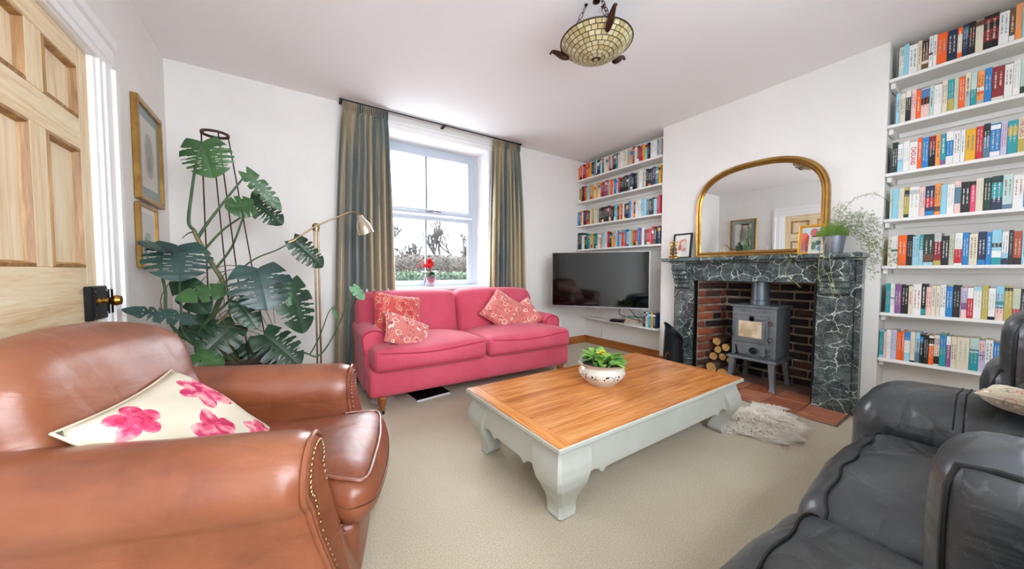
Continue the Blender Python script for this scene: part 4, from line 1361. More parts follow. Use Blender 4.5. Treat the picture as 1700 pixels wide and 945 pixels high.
# front corners of the base below the T cushions
def seat_warp(sgn):
    def wp(p):
        x, y, z = p
        if y > .10:
            lim = 1 - .20 * min(1, (y - .10) / .06)
        else:
            lim = 1
        if sgn * x > 0:
            x = x * lim
        z += .012 * math.sin(x * 7 + y * 4) * (1 if z > 0 else 0)
        return (x, y, z)
    return wp
for s in (-1, 1):
    cxs = s * .455
    q = M().puff((cxs, -.16, .405), (.90, .66, .165), .055, (.0, .02, .04), seat_warp(s), 8)
    c = LB(q, 'seat_cushion', PINK, ps)
    for zo in (.055, -.055):
        pts = []
        for (x, y) in ((-.45 * 1, -.33), (.45, -.33)):
            pts.append((cxs + x * .985, -.16 + y * .985, .405 + zo))
        line = []
        for k in range(25):
            u_ = 2 * k / 24 - 1
            e_ = max(0, (abs(u_) - .86) / .14)
            lx_, ly_ = .445 * u_, -.3265 - .0125 * (1 - u_ * u_) + .045 * e_ ** 2
            lx_ -= .008 * e_ * u_
            line.append((cxs + lx_, -.16 + ly_, .405 + zo + (.012 * math.sin(lx_ * 7 + ly_ * 4) if zo > 0 else 0)))
        M().tube(line, .0048, 6).build('piping', PIPE, c, True, local=True)
for s in (-1, 1):
    def bw(p, s=s):
        x, y, z = p
        k = (z + .29) / .58
        y += .10 * k - .03
        if s * x > .35:
            z -= .06 * ((s * x - .35) / .12) ** 2 * (1 if z > 0 else 0)
        return (x, y, z)
    q = M().puff((s * .466, .27, .585), (.93, .23, .56), .075, (0, .03, .012), bw, 7)
    LB(q, 'back_cushion', PINK, ps)
LB(M().puff((0, .405, .46), (1.86, .10, .62), .04), 'back_frame', PINK, ps)
LEGW = wood('turned_leg_wood', '#5a3016', '#8a5026', '#a5683a', 'Z', 1, .35)
for (x, y) in ((-.84, -.40), (.84, -.40), (-.84, .36), (.84, .36)):
    lg = LB(M().lathe([(.034, .135), (.034, .118), (.028, .112), (.032, .10), (.026, .075), (.017, .05), (.02, .046), (.02, .04)], 16, (x, y, 0)), 'leg', LEGW, ps)
    M().lathe([(.018, .042), (.016, .03), (.010, .028)], 12, (x, y, 0)).build('caster_cup', BRASS, lg, True, local=True)
    M().lathe([(0, -.008), (.014, -.008), (.016, 0), (.014, .008), (0, .008)], 14, (x + .006, y - .004, .0165), 'x').build('caster_wheel', IRON, lg, True, local=True)

# ------------------------------------------------------------------ cushions
def pillow_mesh(W, Hh, T, n=16, seed=0, crease=.0):
    """soft square pillow in local xz, thickness along y"""
    q = M()
    rnd = random.Random(seed)
    for sgn in (1, -1):
        def f(u, v):
            a, b = 2 * u - 1, 2 * v - 1
            pin = 1 - .09 * (1 - a * a) * abs(b) ** 3 * 0
            x = W / 2 * a * (1 - .08 * (1 - b * b) * abs(a) ** 2)
            z = Hh / 2 * b * (1 - .08 * (1 - a * a) * abs(b) ** 2)
            th = T / 2 * (max(0, (1 - a ** 4)) * max(0, (1 - b ** 4))) ** .55
            nz = crease * noise.noise(Vector((a * 1.8 + seed, b * 1.8, sgn)))
            return (x, sgn * (th + nz * (1 - a * a) * (1 - b * b)), z)
        q.grid(f, n, n)
    return q
def pillow_mat(name, base, base2, motifs):
    t = NT(name)
    v = t.coords()
    n0 = t.noise(v, 6, 4)
    col = t.ramp(n0.outputs[0], [(.3, base), (.7, base2)])
    for (sc, thr, c, w_) in motifs:
        nz = t.noise(v, sc * .9, 2)
        vo = t.n('ShaderNodeTexVoronoi')
        vo.inputs['Scale'].default_value = sc
        mv = t.n('ShaderNodeVectorMath', operation='MULTIPLY_ADD')
        t.l(nz.outputs['Color'], mv.inputs[0])
        mv.inputs[1].default_value = (.05, .05, .05)
        t.l(v, mv.inputs[2])
        t.l(mv.outputs[0], vo.inputs['Vector'])
        d = vo.outputs['Distance']
        if w_ > 0:
            f = t.math('MULTIPLY', t.math('LESS_THAN', d, thr), t.math('GREATER_THAN', d, thr - w_))
        else:
            f = t.math('LESS_THAN', d, thr)
        col = t.mix(f, col, c)
    t.set(col, .85, 0, .2, None, .3)
    w_ = t.noise(v, 500, 2)
    t.bump(w_.outputs[0], .3, .002)
    return t.m
PAIS = pillow_mat('coral_paisley', '#cf5a52', '#c24a48', [(16, .30, '#e0a898', .07), (24, .22, '#3d5a50', .06), (22, .34, '#e8d9b4', .05), (30, .16, '#6a2f38', 0), (9, .22, '#b93c44', 0)])
PAIS2 = pillow_mat('coral_medallion', '#d8837a', '#cc6f68', [(13, .34, '#f0dfc6', .06), (26, .24, '#4a6258', .07), (20, .20, '#b8404a', 0), (34, .16, '#5a2a30', 0)])
def pillow(label, W, Hh, T, m, mt, seed, group=None, name='cushion', crease=.02, trim=None):
    t = thing(name, label, 'cushion', group=group)
    t.matrix_basis = mt
    pillow_mesh(W, Hh, T, 18, seed, crease).build('pillow_case', m, t, 'all', local=True)
    pts = []
    for k in range(48):
        s = k / 12
        e, r = int(s), s - int(s)
        a, b = [(2 * r - 1, -1), (1, 2 * r - 1), (1 - 2 * r, 1), (-1, 1 - 2 * r)][e]
        pts.append((W / 2 * a * (1 - .08 * (1 - b * b) * abs(a) ** 2), 0, Hh / 2 * b * (1 - .08 * (1 - a * a) * abs(b) ** 2)))
    M().tube(pts, .004, 5, True).build('edge_seam', trim or m, t, True, local=True)
    return t
def RM(loc, yaw, pitch, roll):
    return Matrix.Translation(loc) @ Matrix.Rotation(yaw, 4, 'Z') @ Matrix.Rotation(pitch, 4, 'X') @ Matrix.Rotation(roll, 4, 'Y')
G4 = 'patterned cushions on the pink sofa'
pillow('larger coral paisley cushion propped in the sofa corner near the plant', .46, .40, .11, PAIS, RM((.80, 2.98, .665), .32, -.30, .18), 1, G4)
pillow('coral floral cushion slumped in front of the larger paisley cushion', .42, .28, .11, PAIS2, RM((.80, 2.70, .565), .50, -.62, .50), 2, G4)
pillow('square coral cushion standing on its corner nearer the seat middle', .34, .34, .11, PAIS2, RM((1.83, 2.93, .66), -.45, -.35, .62), 3, G4)
pillow('coral cushion leaning against the sofa arm nearest television', .36, .30, .10, PAIS2, RM((2.03, 2.86, .59), -.55, -.55, -.55), 4, G4)

# ------------------------------------------------------------------ things under the sofa
t = thing('magazine', 'black covered magazine lying under the pink sofa', 'magazine', (.99, 2.77, .001), .12)
M().box(-.15, .15, -.10, .10, 0, .016).build('pages', mat('magazine_pages', '#d8dadc', .6), t, local=True)
M().box(-.152, .152, -.102, .102, .016, .019).build('cover', BLACK, t, local=True)
t = thing('dish', 'white round dish under the pink sofa corner', 'dish', (.62, 2.80, .001))
M().lathe([(0, .001), (.05, .001), (.09, .022), (.093, .024), (.088, .024), (.05, .006), (0, .006)], 26, (.62, 2.80, .001)).build('bowl', WHITE, t, True)
# ------------------------------------------------------------------ coffee table
TOPW = wood('honey_table_wood', '#96501e', '#c47a3a', '#d89a5c', 'X', 1.0, .22)
TOPY = wood('honey_table_end', '#9c5420', '#c77c38', '#dc9c58', 'Y', 1.0, .25)
GREYP = NT('sage_grey_paint')
_v = GREYP.coords()
_n = GREYP.noise(_v, 3, 4)
GREYP.set(GREYP.ramp(_n.outputs[0], [(.3, '#b3b6ab'), (.7, '#c3c5ba')]), .42)
GREYP = GREYP.m
ct = thing('coffee_table', 'low opium-style coffee table, honey wood top and grey painted legs', 'table', (1.67, 1.385, 0))
tx0, tx1, ty0, ty1, tz = .87, 2.47, .97, 1.80, .362
m = M().box(tx0, tx1, ty0, ty1, tz - .026, tz - .003)
m.build('top_edge', GREYP, ct, bevel=.004)
fw_ = .075
e = .004
for y0, y1 in ((ty0 + e, ty0 + fw_), (ty1 - fw_, ty1 - e)):
    M().box(tx0 + fw_, tx1 - fw_, y0, y1, tz - .004, tz).build('frame_board', TOPW, ct, bevel=.001)
for x0, x1 in ((tx0 + e, tx0 + fw_ - .001), (tx1 - fw_ + .001, tx1 - e)):
    M().box(x0, x1, ty0 + e, ty1 - e, tz - .004, tz).build('end_board', TOPY, ct, bevel=.001)
np_ = 6
pw = (ty1 - ty0 - 2 * fw_) / np_
for i in range(np_):
    y0 = ty0 + fw_ + i * pw
    o = M().box(tx0 + fw_, tx1 - fw_, y0 + .0007, y0 + pw - .0007, tz - .004, tz + .0003 * (i % 2)).build('plank', TOPW, ct, bevel=.0008)
M().box(tx0 + .025, tx1 - .025, ty0 + .025, ty1 - .025, tz - .042, tz - .026).build('cornice', GREYP, ct, bevel=.005)
# legs
def opium_leg(sx, sy):
    cxx = tx0 if sx < 0 else tx1
    cyy = ty0 if sy < 0 else ty1
    prof = [(.325, .030, .175), (.29, .024, .18), (.25, .010, .185), (.21, .004, .175), (.17, .010, .155), (.13, .030, .122), (.09, .052, .10), (.055, .066, .088), (.028, .066, .09), (.010, .060, .085), (.001, .066, .07)]
    n = len(prof) - 1
    q = M()
    zz_ = [p[0] for p in prof]
    K = 30
    rows_ = []
    for k in range(K + 1):
        u = k / K * n
        i = min(int(u), n - 1)
        f = u - i
        f = f * f * (3 - 2 * f)
        rows_.append([prof[i][j] * (1 - f) + prof[i + 1][j] * f for j in range(3)])
    vs, fs = [], []
    for z, ins, w_ in rows_:
        a = ins
        b = ins + w_
        c = .012
        # section: L-shaped mass softened towards the inside
        sec = [(a, a + c), (a + c, a), (b, a), (b, a + .05), (a + .07, a + .07), (a + .05, b), (a, b)] if z > .16 else [(a, a + c), (a + c, a), (b, a), (b, a + (.05 + (b - a - .05) * (1 - z / .16))), (a + .07 + (b - a - .07) * (1 - z / .16), a + .07 + (b - a - .07) * (1 - z / .16)), (a + (.05 + (b - a - .05) * (1 - z / .16)), b), (a, b)]
        for (p, r) in sec:
            vs.append((cxx - sx * p, cyy - sy * r, z))
    S = 7
    for k in range(K):
        for j in range(S):
            fs.append((k * S + j, k * S + (j + 1) % S, (k + 1) * S + (j + 1) % S, (k + 1) * S + j))
    fs.append(tuple(range(S)))
    fs.append(tuple(range(K * S, K * S + S)))
    q.add(vs, fs)
    return q.build('leg', GREYP, ct, True)
for sx in (-1, 1):
    for sy in (-1, 1):
        opium_leg(sx, sy)
def apron_poly(a, b):
    """lower edge with bracket curves at both ends"""
    L = b - a
    pts = [(0, .322), (L, .322)]
    br = [(0.0, .165), (.012, .178), (.035, .19), (.065, .194), (.09, .186), (.105, .170), (.118, .164), (.13, .172), (.14, .180), (.16, .182)]
    right = [(L - x, z) for x, z in br]
    left = [(x, z) for x, z in reversed(br)]
    return [(x + a, z) for x, z in pts + right + left]
for y0, y1 in ((ty0 + .027, ty0 + .05), (ty1 - .05, ty1 - .027)):
    M().prism(apron_poly(tx0 + .165, tx1 - .165), 'y', y0, y1).build('apron', GREYP, ct, bevel=.003)
for x0, x1 in ((tx0 + .027, tx0 + .05), (tx1 - .05, tx1 - .027)):
    M().prism(apron_poly(ty0 + .165, ty1 - .165), 'x', x0, x1).build('apron', GREYP, ct, bevel=.003)

# ------------------------------------------------------------------ planter with primroses
pcx, pcy = 1.625, 1.425
CER = NT('painted_ceramic')
_v = CER.coords()
_sp = CER.n('ShaderNodeSeparateXYZ')
CER.l(_v, _sp.inputs[0])
_vo = CER.n('ShaderNodeTexVoronoi')
_vo.inputs['Scale'].default_value = 34
CER.l(_v, _vo.inputs['Vector'])
_vo2 = CER.n('ShaderNodeTexVoronoi', feature='DISTANCE_TO_EDGE')
_vo2.inputs['Scale'].default_value = 15
CER.l(_v, _vo2.inputs['Vector'])
_f = CER.math('MAXIMUM', CER.math('LESS_THAN', _vo.outputs['Distance'], .24), CER.math('LESS_THAN', _vo2.outputs[0], .022))
_band = CER.math('MULTIPLY', CER.math('GREATER_THAN', _sp.outputs[2], .045), CER.math('LESS_THAN', _sp.outputs[2], .078))
_n = CER.noise(_v, 8, 4)
_base = CER.ramp(_n.outputs[0], [(.3, '#c9c5b6'), (.7, '#d6d3c8')])
CER.set(CER.mix(CER.math('MULTIPLY', _f, _band), _base, '#3e3a3c'), .22)
CER = CER.m
pt_ = thing('planter', 'cream ceramic bowl painted with dark vines and planted with primroses', 'planter', (pcx, pcy, tz + .0005))
M().lathe([(0, 0), (.085, 0), (.09, .006), (.118, .03), (.14, .058), (.142, .075), (.132, .098), (.124, .108), (.134, .118), (.146, .126), (.147, .131), (.139, .132), (.12, .118), (.125, .09), (0, .085)], 40, (pcx, pcy, tz + .0005)).build('bowl', CER, pt_, True)
M().tube([(pcx + .1455 * math.cos(2 * PI * k / 40), pcy + .1455 * math.sin(2 * PI * k / 40), tz + .130) for k in range(40)], .003, 6, True).build('rim_line', mat('brown_rim', '#8d6b4c', .3), pt_, True)
M().lathe([(.0, .112), (.119, .108), (.119, .10), (0, .1)], 24, (pcx, pcy, tz)).build('soil', mat('soil', '#2b2018', 1), pt_)
PRIM = [mat('primrose_leaf', '#5f9436', .5, 0, '#86b84a', 25, bump=.5, bscale=70), mat('primrose_leaf_dark', '#3f7038', .5, 0, '#5f9440', 25, bump=.5, bscale=70)]
rnd = random.Random(21)
_lf = [small_leaf(L, W, .5, 6) for L, W in ((.095, .045), (.075, .038), (.06, .032))]
for k in range(64):
    a = rnd.uniform(0, 2 * PI)
    r = .10 * math.sqrt(rnd.random())
    q = M().add(_lf[k % 3].v, _lf[k % 3].f)
    q.xf(Matrix.Translation((pcx + r * math.cos(a), pcy + r * math.sin(a), tz + .115 + rnd.uniform(0, .02) + .02 * (1 - r / .1))) @ Matrix.Rotation(a + rnd.uniform(-.8, .8), 4, 'Z') @ Matrix.Rotation(-rnd.uniform(.15, 1.1), 4, 'Y') @ Matrix.Rotation(rnd.uniform(-.5, .5), 4, 'X'))
    q.build('leaf', PRIM[k % 3 == 2], pt_, 'all', fix=False)
YF = mat('primrose_yellow', '#e8c23a', .5)
for k in range(6):
    a, r = rnd.uniform(0, 2 * PI), rnd.uniform(0, .05)
    bx, by, bz = pcx - .01 + r * math.cos(a), pcy + r * math.sin(a), tz + .185 + rnd.uniform(-.01, .01)
    fq = M()
    for p in range(5):
        pq = small_leaf(.02, .018, .1, 3)
        pq.xf(Matrix.Translation((bx, by, bz)) @ Matrix.Rotation(2 * PI * p / 5 + k, 4, 'Z') @ Matrix.Rotation(-.45, 4, 'Y'))
        fq.add(pq.v, pq.f)
    fq.build('flower', YF, pt_, 'all', fix=False)

# ------------------------------------------------------------------ tan leather armchair
TAN = leather('tan_leather', '#643420', '#854a2e', '#965e40', .40, 9, .35, .35, .10)
NAIL = mat('nail_brass', '#6e5636', .35, .9)
STITCH = mat('pale_stitch', '#d9c4a8', .7)
ac = thing('armchair', 'worn tan leather club armchair with brass nail trim', 'armchair', (.133, 1.39, 0), math.radians(-16))
# local: +x faces forward, +y towards the far arm
def wr(p, amp=.006, f=5.0):
    n_ = noise.noise(Vector((p[0] * f, p[1] * f, p[2] * f))) + .5 * noise.noise(Vector((p[0] * f * 2.3, p[1] * f * 2.3, p[2] * f * 2.3 + 7)))
    return amp * n_
def chair_arm(s):
    # section in (y, z), swept along x from the back to the front
    yc, rz_, ry_ = .355, .105, .115
    zt = .625
    zc = zt - rz_
    sec = [(.245, .06), (.245, .25), (.247, .38), (.25, zc - .04)]
    for k in range(13):
        a = math.radians(195 - k * 19.5)
        sec.append((yc + ry_ * math.cos(a), zc + rz_ * math.sin(a)))
    sec += [(yc + .078, zc - rz_ * .80), (yc + .070, .36), (yc + .072, .22), (yc + .075, .06)]
    n = len(sec)
    xb = -.76
    def xfront(z):
        if z > .46:
            return .0
        k = (.46 - z) / .40
        return .0 + .125 * (k ** 1.25)
    def f(u, v):
        i = int(round(v * n)) % n
        y, z = sec[i]
        xfr = xfront(z)
        x = xb + (xfr - xb) * u
        e = max(0, (u - .94) / .06)
        sh = 1 - .10 * e ** 2
        y2 = .33 + (y - .33) * sh
        z2 = (zc + (z - zc) * sh) if z > .42 else z
        back = max(0, (.12 - u) / .12)
        # arm sweeps up a little towards the back
        z2 += .045 * (1 - u) * (1 if z > .42 else 0)
        d = wr((x, y2 * 2, z2), .004, 6)
        return (x, s * (y2 + d * (1 if y > yc else -1)), z2)
    q = M().grid(f, 30, n, cv=True)
    q.f.append(tuple(range(n)))
    # padded front scroll
    last = [q.v[30 * n + i].copy() for i in range(n)]
    k0 = len(q.v)
    cen = sum(last, Vector()) / n
    ins = []
    for p in last:
        d = Vector((0, p.y - s * .33, 0))
        ins.append(Vector((p.x + .018, s * .33 + (p.y - s * .33) * .82, p.z if p.z < .4 else zc + (p.z - zc) * .82)))
    q.add(ins, [])
    for i in range(n):
        j = (i + 1) % n
        q.f.append((30 * n + i, 30 * n + j, k0 + j, k0 + i))
    q.f.append(tuple(k0 + i for i in range(n)))
    a = q.build('arm', TAN, ac, True, local=True)
    rim = [(p.x + .012, s * .33 + (p.y - s * .33) * .97, p.z) for p in last[1:-1]]
    M().tube(bez(rim, 3), .0065, 6).build('piping', TAN, a, True, local=True)
    inner = [(p.x + .022, s * .33 + (p.y - s * .33) * .72, p.z if p.z < .4 else zc + (p.z - zc) * .72) for p in last[1:-1]]
    path = bez(inner, 10)
    nq = M()
    acc = 0
    prev = path[0]
    for p in path[1:]:
        acc += (p - prev).length
        prev = p
        if acc > .0135:
            acc = 0
            nq.lathe([(.0058, 0), (.0045, .003), (0, .0045)], 6, tuple(p), 'x', cap=False)
    tag(nq.build('nail_heads', NAIL, a, True, local=True, fix=False), kind='stuff')
    return a
chair_arm(-1)
chair_arm(1)
def back_w(p):
    x, y, z = p
    k = (z + .28) / .56
    x += -.13 * k + .03
    z -= .055 * (abs(y) / .34) ** 3 * (1 if z > .05 else 0)
    x += .03 * (y / .34) ** 2
    d = wr(p, .012, 4)
    return (x + d, y, z + d * .4)
q = M().puff((-.615, .0, .60), (.20, .68, .56), .085, (.025, 0, .015), back_w, 9, 4)
bk = q.build('backrest', TAN, ac, 'all', local=True)
M().puff((-.70, 0.02, .42), (.09, .70, .66), .04).build('back_panel', TAN, ac, 'all', local=True)
def seat_w(p):
    x, y, z = p
    d = wr((p[0], p[1], p[2]), .012, 5)
    if z > 0:
        z += d
        z -= .018 * max(0, (x - .15) / .2) ** 2
    if x > .2:
        x += .02 * (1 - (y / .26) ** 2)
    return (x, y * (1.0 + (.20 if x > .26 else 0)), z)
q = M().puff((-.185, 0, .355), (.68, .50, .17), .07, (.015, 0, .03), seat_w, 9, 4)
sc_ = q.build('seat_cushion', TAN, ac, 'all', local=True)
M().tube(bez([(.0, -.235, .437), (.08, -.262, .425), (.135, -.255, .415), (.152, -.12, .418), (.158, 0, .42), (.152, .12, .418), (.135, .255, .415), (.08, .262, .425), (.0, .235, .437)], 6), .0055, 6).build('piping', TAN, sc_, True, local=True)
M().puff((-.25, 0, .17), (.72, .52, .22), .04, (.01, 0, 0)).build('seat_base', TAN, ac, 'all', local=True)
for (x, y) in ((.05, -.35), (.05, .35), (-.70, -.32), (-.70, .32)):
    M().lathe([(.022, .0), (.024, .03), (.03, .062)], 14, (x, y, .0005)).build('foot', LEGW, ac, True, local=True)

# floral cushion on the armchair
def floral(name):
    t = NT(name)
    v = t.coords()
    sp = t.n('ShaderNodeSeparateXYZ')
    nn = t.noise(v, 9, 3)
    t.l(v, sp.inputs[0])
    nf = t.noise(v, 22, 3, .6, .5)
    weave = t.noise(v, 600, 2)
    col = t.ramp(t.noise(v, 5, 3).outputs[0], [(.3, '#cdc3ab'), (.7, '#dad2bd')])
    for (cx_, cz_, R, pet, c1, c2, c3, ph) in ((-.03, -.03, .085, 5, '#b8284e', '#d8587a', '#eaa8a8', .3), (.12, .10, .085, 6, '#b22a52', '#cf4f78', '#eb9f9c', 1.1), (-.14, .14, .06, 5, '#b8284e', '#d8587a', '#e8a0a0', .8), (.10, -.13, .065, 5, '#c03056', '#dd6a86', '#efb0a8', 2.0), (-.15, -.14, .05, 5, '#b8284e', '#d8587a', '#eaa8a8', 0)):
        dx = t.math('SUBTRACT', sp.outputs[0], cx_)
        dz = t.math('SUBTRACT', sp.outputs[2], cz_)
        r = t.math('SQRT', t.math('ADD', t.math('MULTIPLY', dx, dx), t.math('MULTIPLY', dz, dz)))
        an = t.math('ARCTAN2', dz, dx)
        pe = t.math('ABSOLUTE', t.math('COSINE', t.math('MULTIPLY_ADD', an, pet / 2, ph)))
        rad = t.math('MULTIPLY', t.math('MULTIPLY_ADD', pe, .38, .62), R)
        rad = t.math('MULTIPLY', rad, t.math('MULTIPLY_ADD', nn.outputs[0], .9, .55))
        f = t.math('LESS_THAN', r, rad)
        pc = t.ramp(nf.outputs[0], [(.38, c1), (.5, c2), (.62, c3)])
        col = t.mix(f, col, pc)
    t.set(col, .85, 0, .2)
    t.bump(weave.outputs[0], .35, .002)
    return t.m
CHA = math.radians(-16)
pillow('cream linen cushion printed with large pink flowers on armchair', .46, .46, .13, floral('floral_linen'), RM((.133 - .37 * math.cos(CHA) + .08 * math.sin(CHA), 1.39 - .37 * math.sin(CHA) - .08 * math.cos(CHA), .535), CHA + PI / 2, -.80, -.06), 9, None, 'cushion', .02)

# ------------------------------------------------------------------ black leather sofa
BLK = leather('black_leather', '#26292c', '#383c3f', '#464a4e', .36, 12, .4, .3, .4)
BPIPE = mat('black_piping', '#0b0c0d', .5)
bs = thing('recliner_sofa', 'black leather recliner sofa with puffy seats in the foreground', 'sofa', (1.2, -.1, 0))
def bw_(amp, f):
    def g(p):
        d = wr((p[0], p[1], p[2]), amp, f)
        return (p[0] + d * .3, p[1] + d * .5, p[2] + d)
    return g
def puff_pt(c, s, r, bul, p, warp=None, lift=.001):
    h = [x / 2 for x in s]
    p = Vector(p)
    q = Vector([max(-(h[d] - r), min(h[d] - r, p[d])) for d in range(3)])
    d = p - q
    if d.length > 1e-9:
        p = q + d.normalized() * (r + lift)
    u = [max(-1, min(1, p[d] / h[d])) for d in range(3)]
    o = Vector()
    for k in range(3):
        e, g = (k + 1) % 3, (k + 2) % 3
        o[k] = bul[k] * u[k] * (1 - u[e] ** 2) * (1 - u[g] ** 2)
    p = p + o
    if warp:
        p = Vector(warp(p))
    return p + Vector(c)
def bpuff(c, s, r, bul, name, amp=.012, f=4.5, parent=bs):
    return M().puff(c, s, r, bul, bw_(amp, f), 12, 4).build(name, BLK, parent, 'all')
for x0, x1 in ((.40, 1.165), (1.175, 1.945)):
    s_ = bpuff(((x0 + x1) / 2, .03, .325), (x1 - x0, .62, .23), .095, (.0, .02, .035), 'seat_cushion')
    SP = (((x0 + x1) / 2, .03, .325), (x1 - x0, .62, .23), .095, (.0, .02, .035))
    hx = (x1 - x0) / 2
    pts = [(-hx, .24, .0), (-hx, .24, .06)] + [(-hx + 2 * hx * k / 24, .245 + .006 * math.sin(k), .115) for k in range(25)] + [(hx, .24, .06), (hx, .24, .0)]
    M().tube([puff_pt(*SP, p, bw_(.012, 4.5)) for p in pts], .0042, 6).build('piping', BPIPE, s_, True)
bpuff((2.185, .04, .31), (.47, .66, .50), .12, (.0, .02, .03), 'arm', .012, 4)
am_ = bpuff((.19, .0, .31), (.40, .66, .46), .12, (.0, .02, .02), 'arm', .01, 4)
for yy in (.05, .072):
    pts = [(-.235, yy, .08), (-.235, yy, .2)] + [(-.235 + .47 * k / 16, yy, .25) for k in range(17)] + [(.235, yy, .1)]
    M().tube([puff_pt((2.185, .04, .31), (.47, .66, .50), .12, (.0, .02, .03), p, bw_(.012, 4)) for p in pts], .0024, 6).build('arm_seam', BPIPE, bs, True)
def edge_pipe(c, s3, r, bul, amp, rad, par):
    hx, hy, hz = [v / 2 for v in s3]
    pts = [(-hx, hy, -hz * .8 + (hz * 1.8 - r) * k / 10) for k in range(11)] + [(-hx, hy, hz)] + [(-hx, hy - r - (2 * hy - 2 * r) * k / 10, hz) for k in range(11)]
    M().tube([puff_pt(c, s3, r, bul, p, bw_(amp, 4)) for p in pts], rad, 6).build('piping', BPIPE, par, True)
M().box(.02, 2.38, -.50, .25, .04, .25).build('base', BLK, bs, bevel=.03, seg=3)
M().puff((1.2, -.44, .42), (2.38, .20, .72), .07).build('back_frame', BLK, bs, 'all')
nb = bpuff((.875, -.125, .575), (.22, .37, .46), .055, (.006, .012, .008), 'back_cushion', .008, 4)
edge_pipe((.875, -.125, .575), (.22, .37, .46), .055, (.006, .012, .008), .008, .0042, nb)
bpuff((.57, -.17, .60), (.36, .30, .50), .09, (.01, .01, .02), 'back_cushion', .008, 4)
bpuff((1.47, -.20, .60), (.94, .30, .50), .09, (.01, .01, .02), 'back_cushion', .008, 4)
fb_ = bpuff((2.24, -.155, .70), (.42, .35, .46), .09, (.01, .01, .01), 'head_cushion', .008, 4)
edge_pipe((2.24, -.155, .70), (.42, .35, .46), .09, (.01, .01, .01), .008, .005, fb_)
lb = bpuff((2.24, -.08, .60), (.38, .28, .29), .09, (.0, .01, .01), 'lumbar_cushion', .006, 4)
edge_pipe((2.24, -.08, .60), (.38, .28, .29), .09, (.0, .01, .01), .006, .005, lb)
# crochet cushion
CRO = pillow_mat('crochet_wool', '#cfc0a2', '#dccfb6', [(22, .36, '#c98f84', .08), (30, .26, '#7f9a8c', .07), (12, .30, '#b8746e', .06), (40, .22, '#efe6d2', 0)])
pillow('cream and pastel crochet cushion lying on the black sofa arm', .30, .30, .09, CRO, RM((2.10, -.085, .612), .25, -1.42, .3), 6, None, 'cushion', .01)

# ------------------------------------------------------------------ sheepskin
sk = thing('sheepskin_rug', 'small shaggy white sheepskin on the carpet by the hearth', 'rug', (2.72, .97, .0))
WOOL = mat('fleece', '#fbf6ec', .9, 0, '#f0e7d8', 20)
def skr(a):
    return 1 + .12 * math.sin(3 * a + 1) + .08 * math.sin(5 * a)
SKC, SKX, SKY = Vector((2.70, .975, 0)), .33, .215
n = 40
q = M()
q.add([(SKC.x + SKX * skr(2 * PI * k / n) * math.cos(2 * PI * k / n), SKC.y + SKY * skr(2 * PI * k / n) * math.sin(2 * PI * k / n), .003) for k in range(n)] + [(SKC.x + .8 * SKX * skr(2 * PI * k / n) * math.cos(2 * PI * k / n), SKC.y + .8 * SKY * skr(2 * PI * k / n) * math.sin(2 * PI * k / n), .018) for k in range(n)],
      [tuple(range(n, 2 * n)), tuple(range(n - 1, -1, -1))] + [(i, (i + 1) % n, n + (i + 1) % n, n + i) for i in range(n)])
q.build('hide', WOOL, sk)
rnd = random.Random(31)
q = M()
vs, fs = [], []
for i in range(9000):
    a = rnd.uniform(0, 2 * PI)
    rr = math.sqrt(rnd.random()) * .98
    bx = SKC.x + rr * SKX * skr(a) * math.cos(a)
    by = SKC.y + rr * SKY * skr(a) * math.sin(a)
    L = rnd.uniform(.04, .085)
    cl = noise.noise(Vector((bx * 14, by * 14, 0))) * 2.5
    d = Vector((math.cos(a + cl) * rr + .35 * math.cos(cl * 3), math.sin(a + cl) * rr + .35 * math.sin(cl * 3) - .15, 0))
    h_ = rnd.uniform(.35, .9) * (1.15 - rr * .6)
    w_ = .0028
    s = Vector((-d.y, d.x, 0))
    s = s.normalized() * w_ if s.length > 1e-4 else Vector((w_, 0, 0))
    b0 = Vector((bx, by, .008 + .010 * (1 - rr)))
    p1 = b0 + d * L * .45 + Vector((0, 0, L * h_ * .62))
    p2 = b0 + d * L * .95 + Vector((0, 0, L * h_ * .60))
    p2.z = max(p2.z, .004)
    k = len(vs)
    vs += [b0 - s, b0 + s, p1 + s * .9, p1 - s * .9, p2]
    fs += [(k, k + 1, k + 2, k + 3), (k + 3, k + 2, k + 4)]
q.add(vs, fs)
tag(q.build('fleece', WOOL, sk, fix=False), kind='stuff')
# ------------------------------------------------------------------ monstera on a tall wire obelisk
_R = Matrix.Rotation(math.radians(-33.7), 3, 'Z') @ Matrix.Rotation(math.radians(87.7), 3, 'X')
_fw = _R @ Vector((0, 0, -1))
_rt = _R @ Vector((1, 0, 0))
_up = _R @ Vector((0, 1, 0))
def at(px, py, Y):
    """the point at depth Y (distance towards the window wall) on the sight line of a photo pixel"""
    d = _fw + _rt * ((px - 850) / 560) - _up * ((py - 472.5) / 560)
    return Vector((0, 0, 1.06)) + d * (Y / d.y)
ML = [mat('monstera_leaf', '#15301e', .38, 0, '#224429', 9, bump=.2, bscale=20), mat('monstera_leaf_light', '#2a4d26', .4, 0, '#3d6633', 9, bump=.2, bscale=20), mat('monstera_leaf_blue', '#1b3430', .35, 0, '#2c4c45', 9, bump=.2, bscale=20), mat('monstera_leaf_pale', '#7fae8e', .35, 0, '#5f8a5c', 9)]
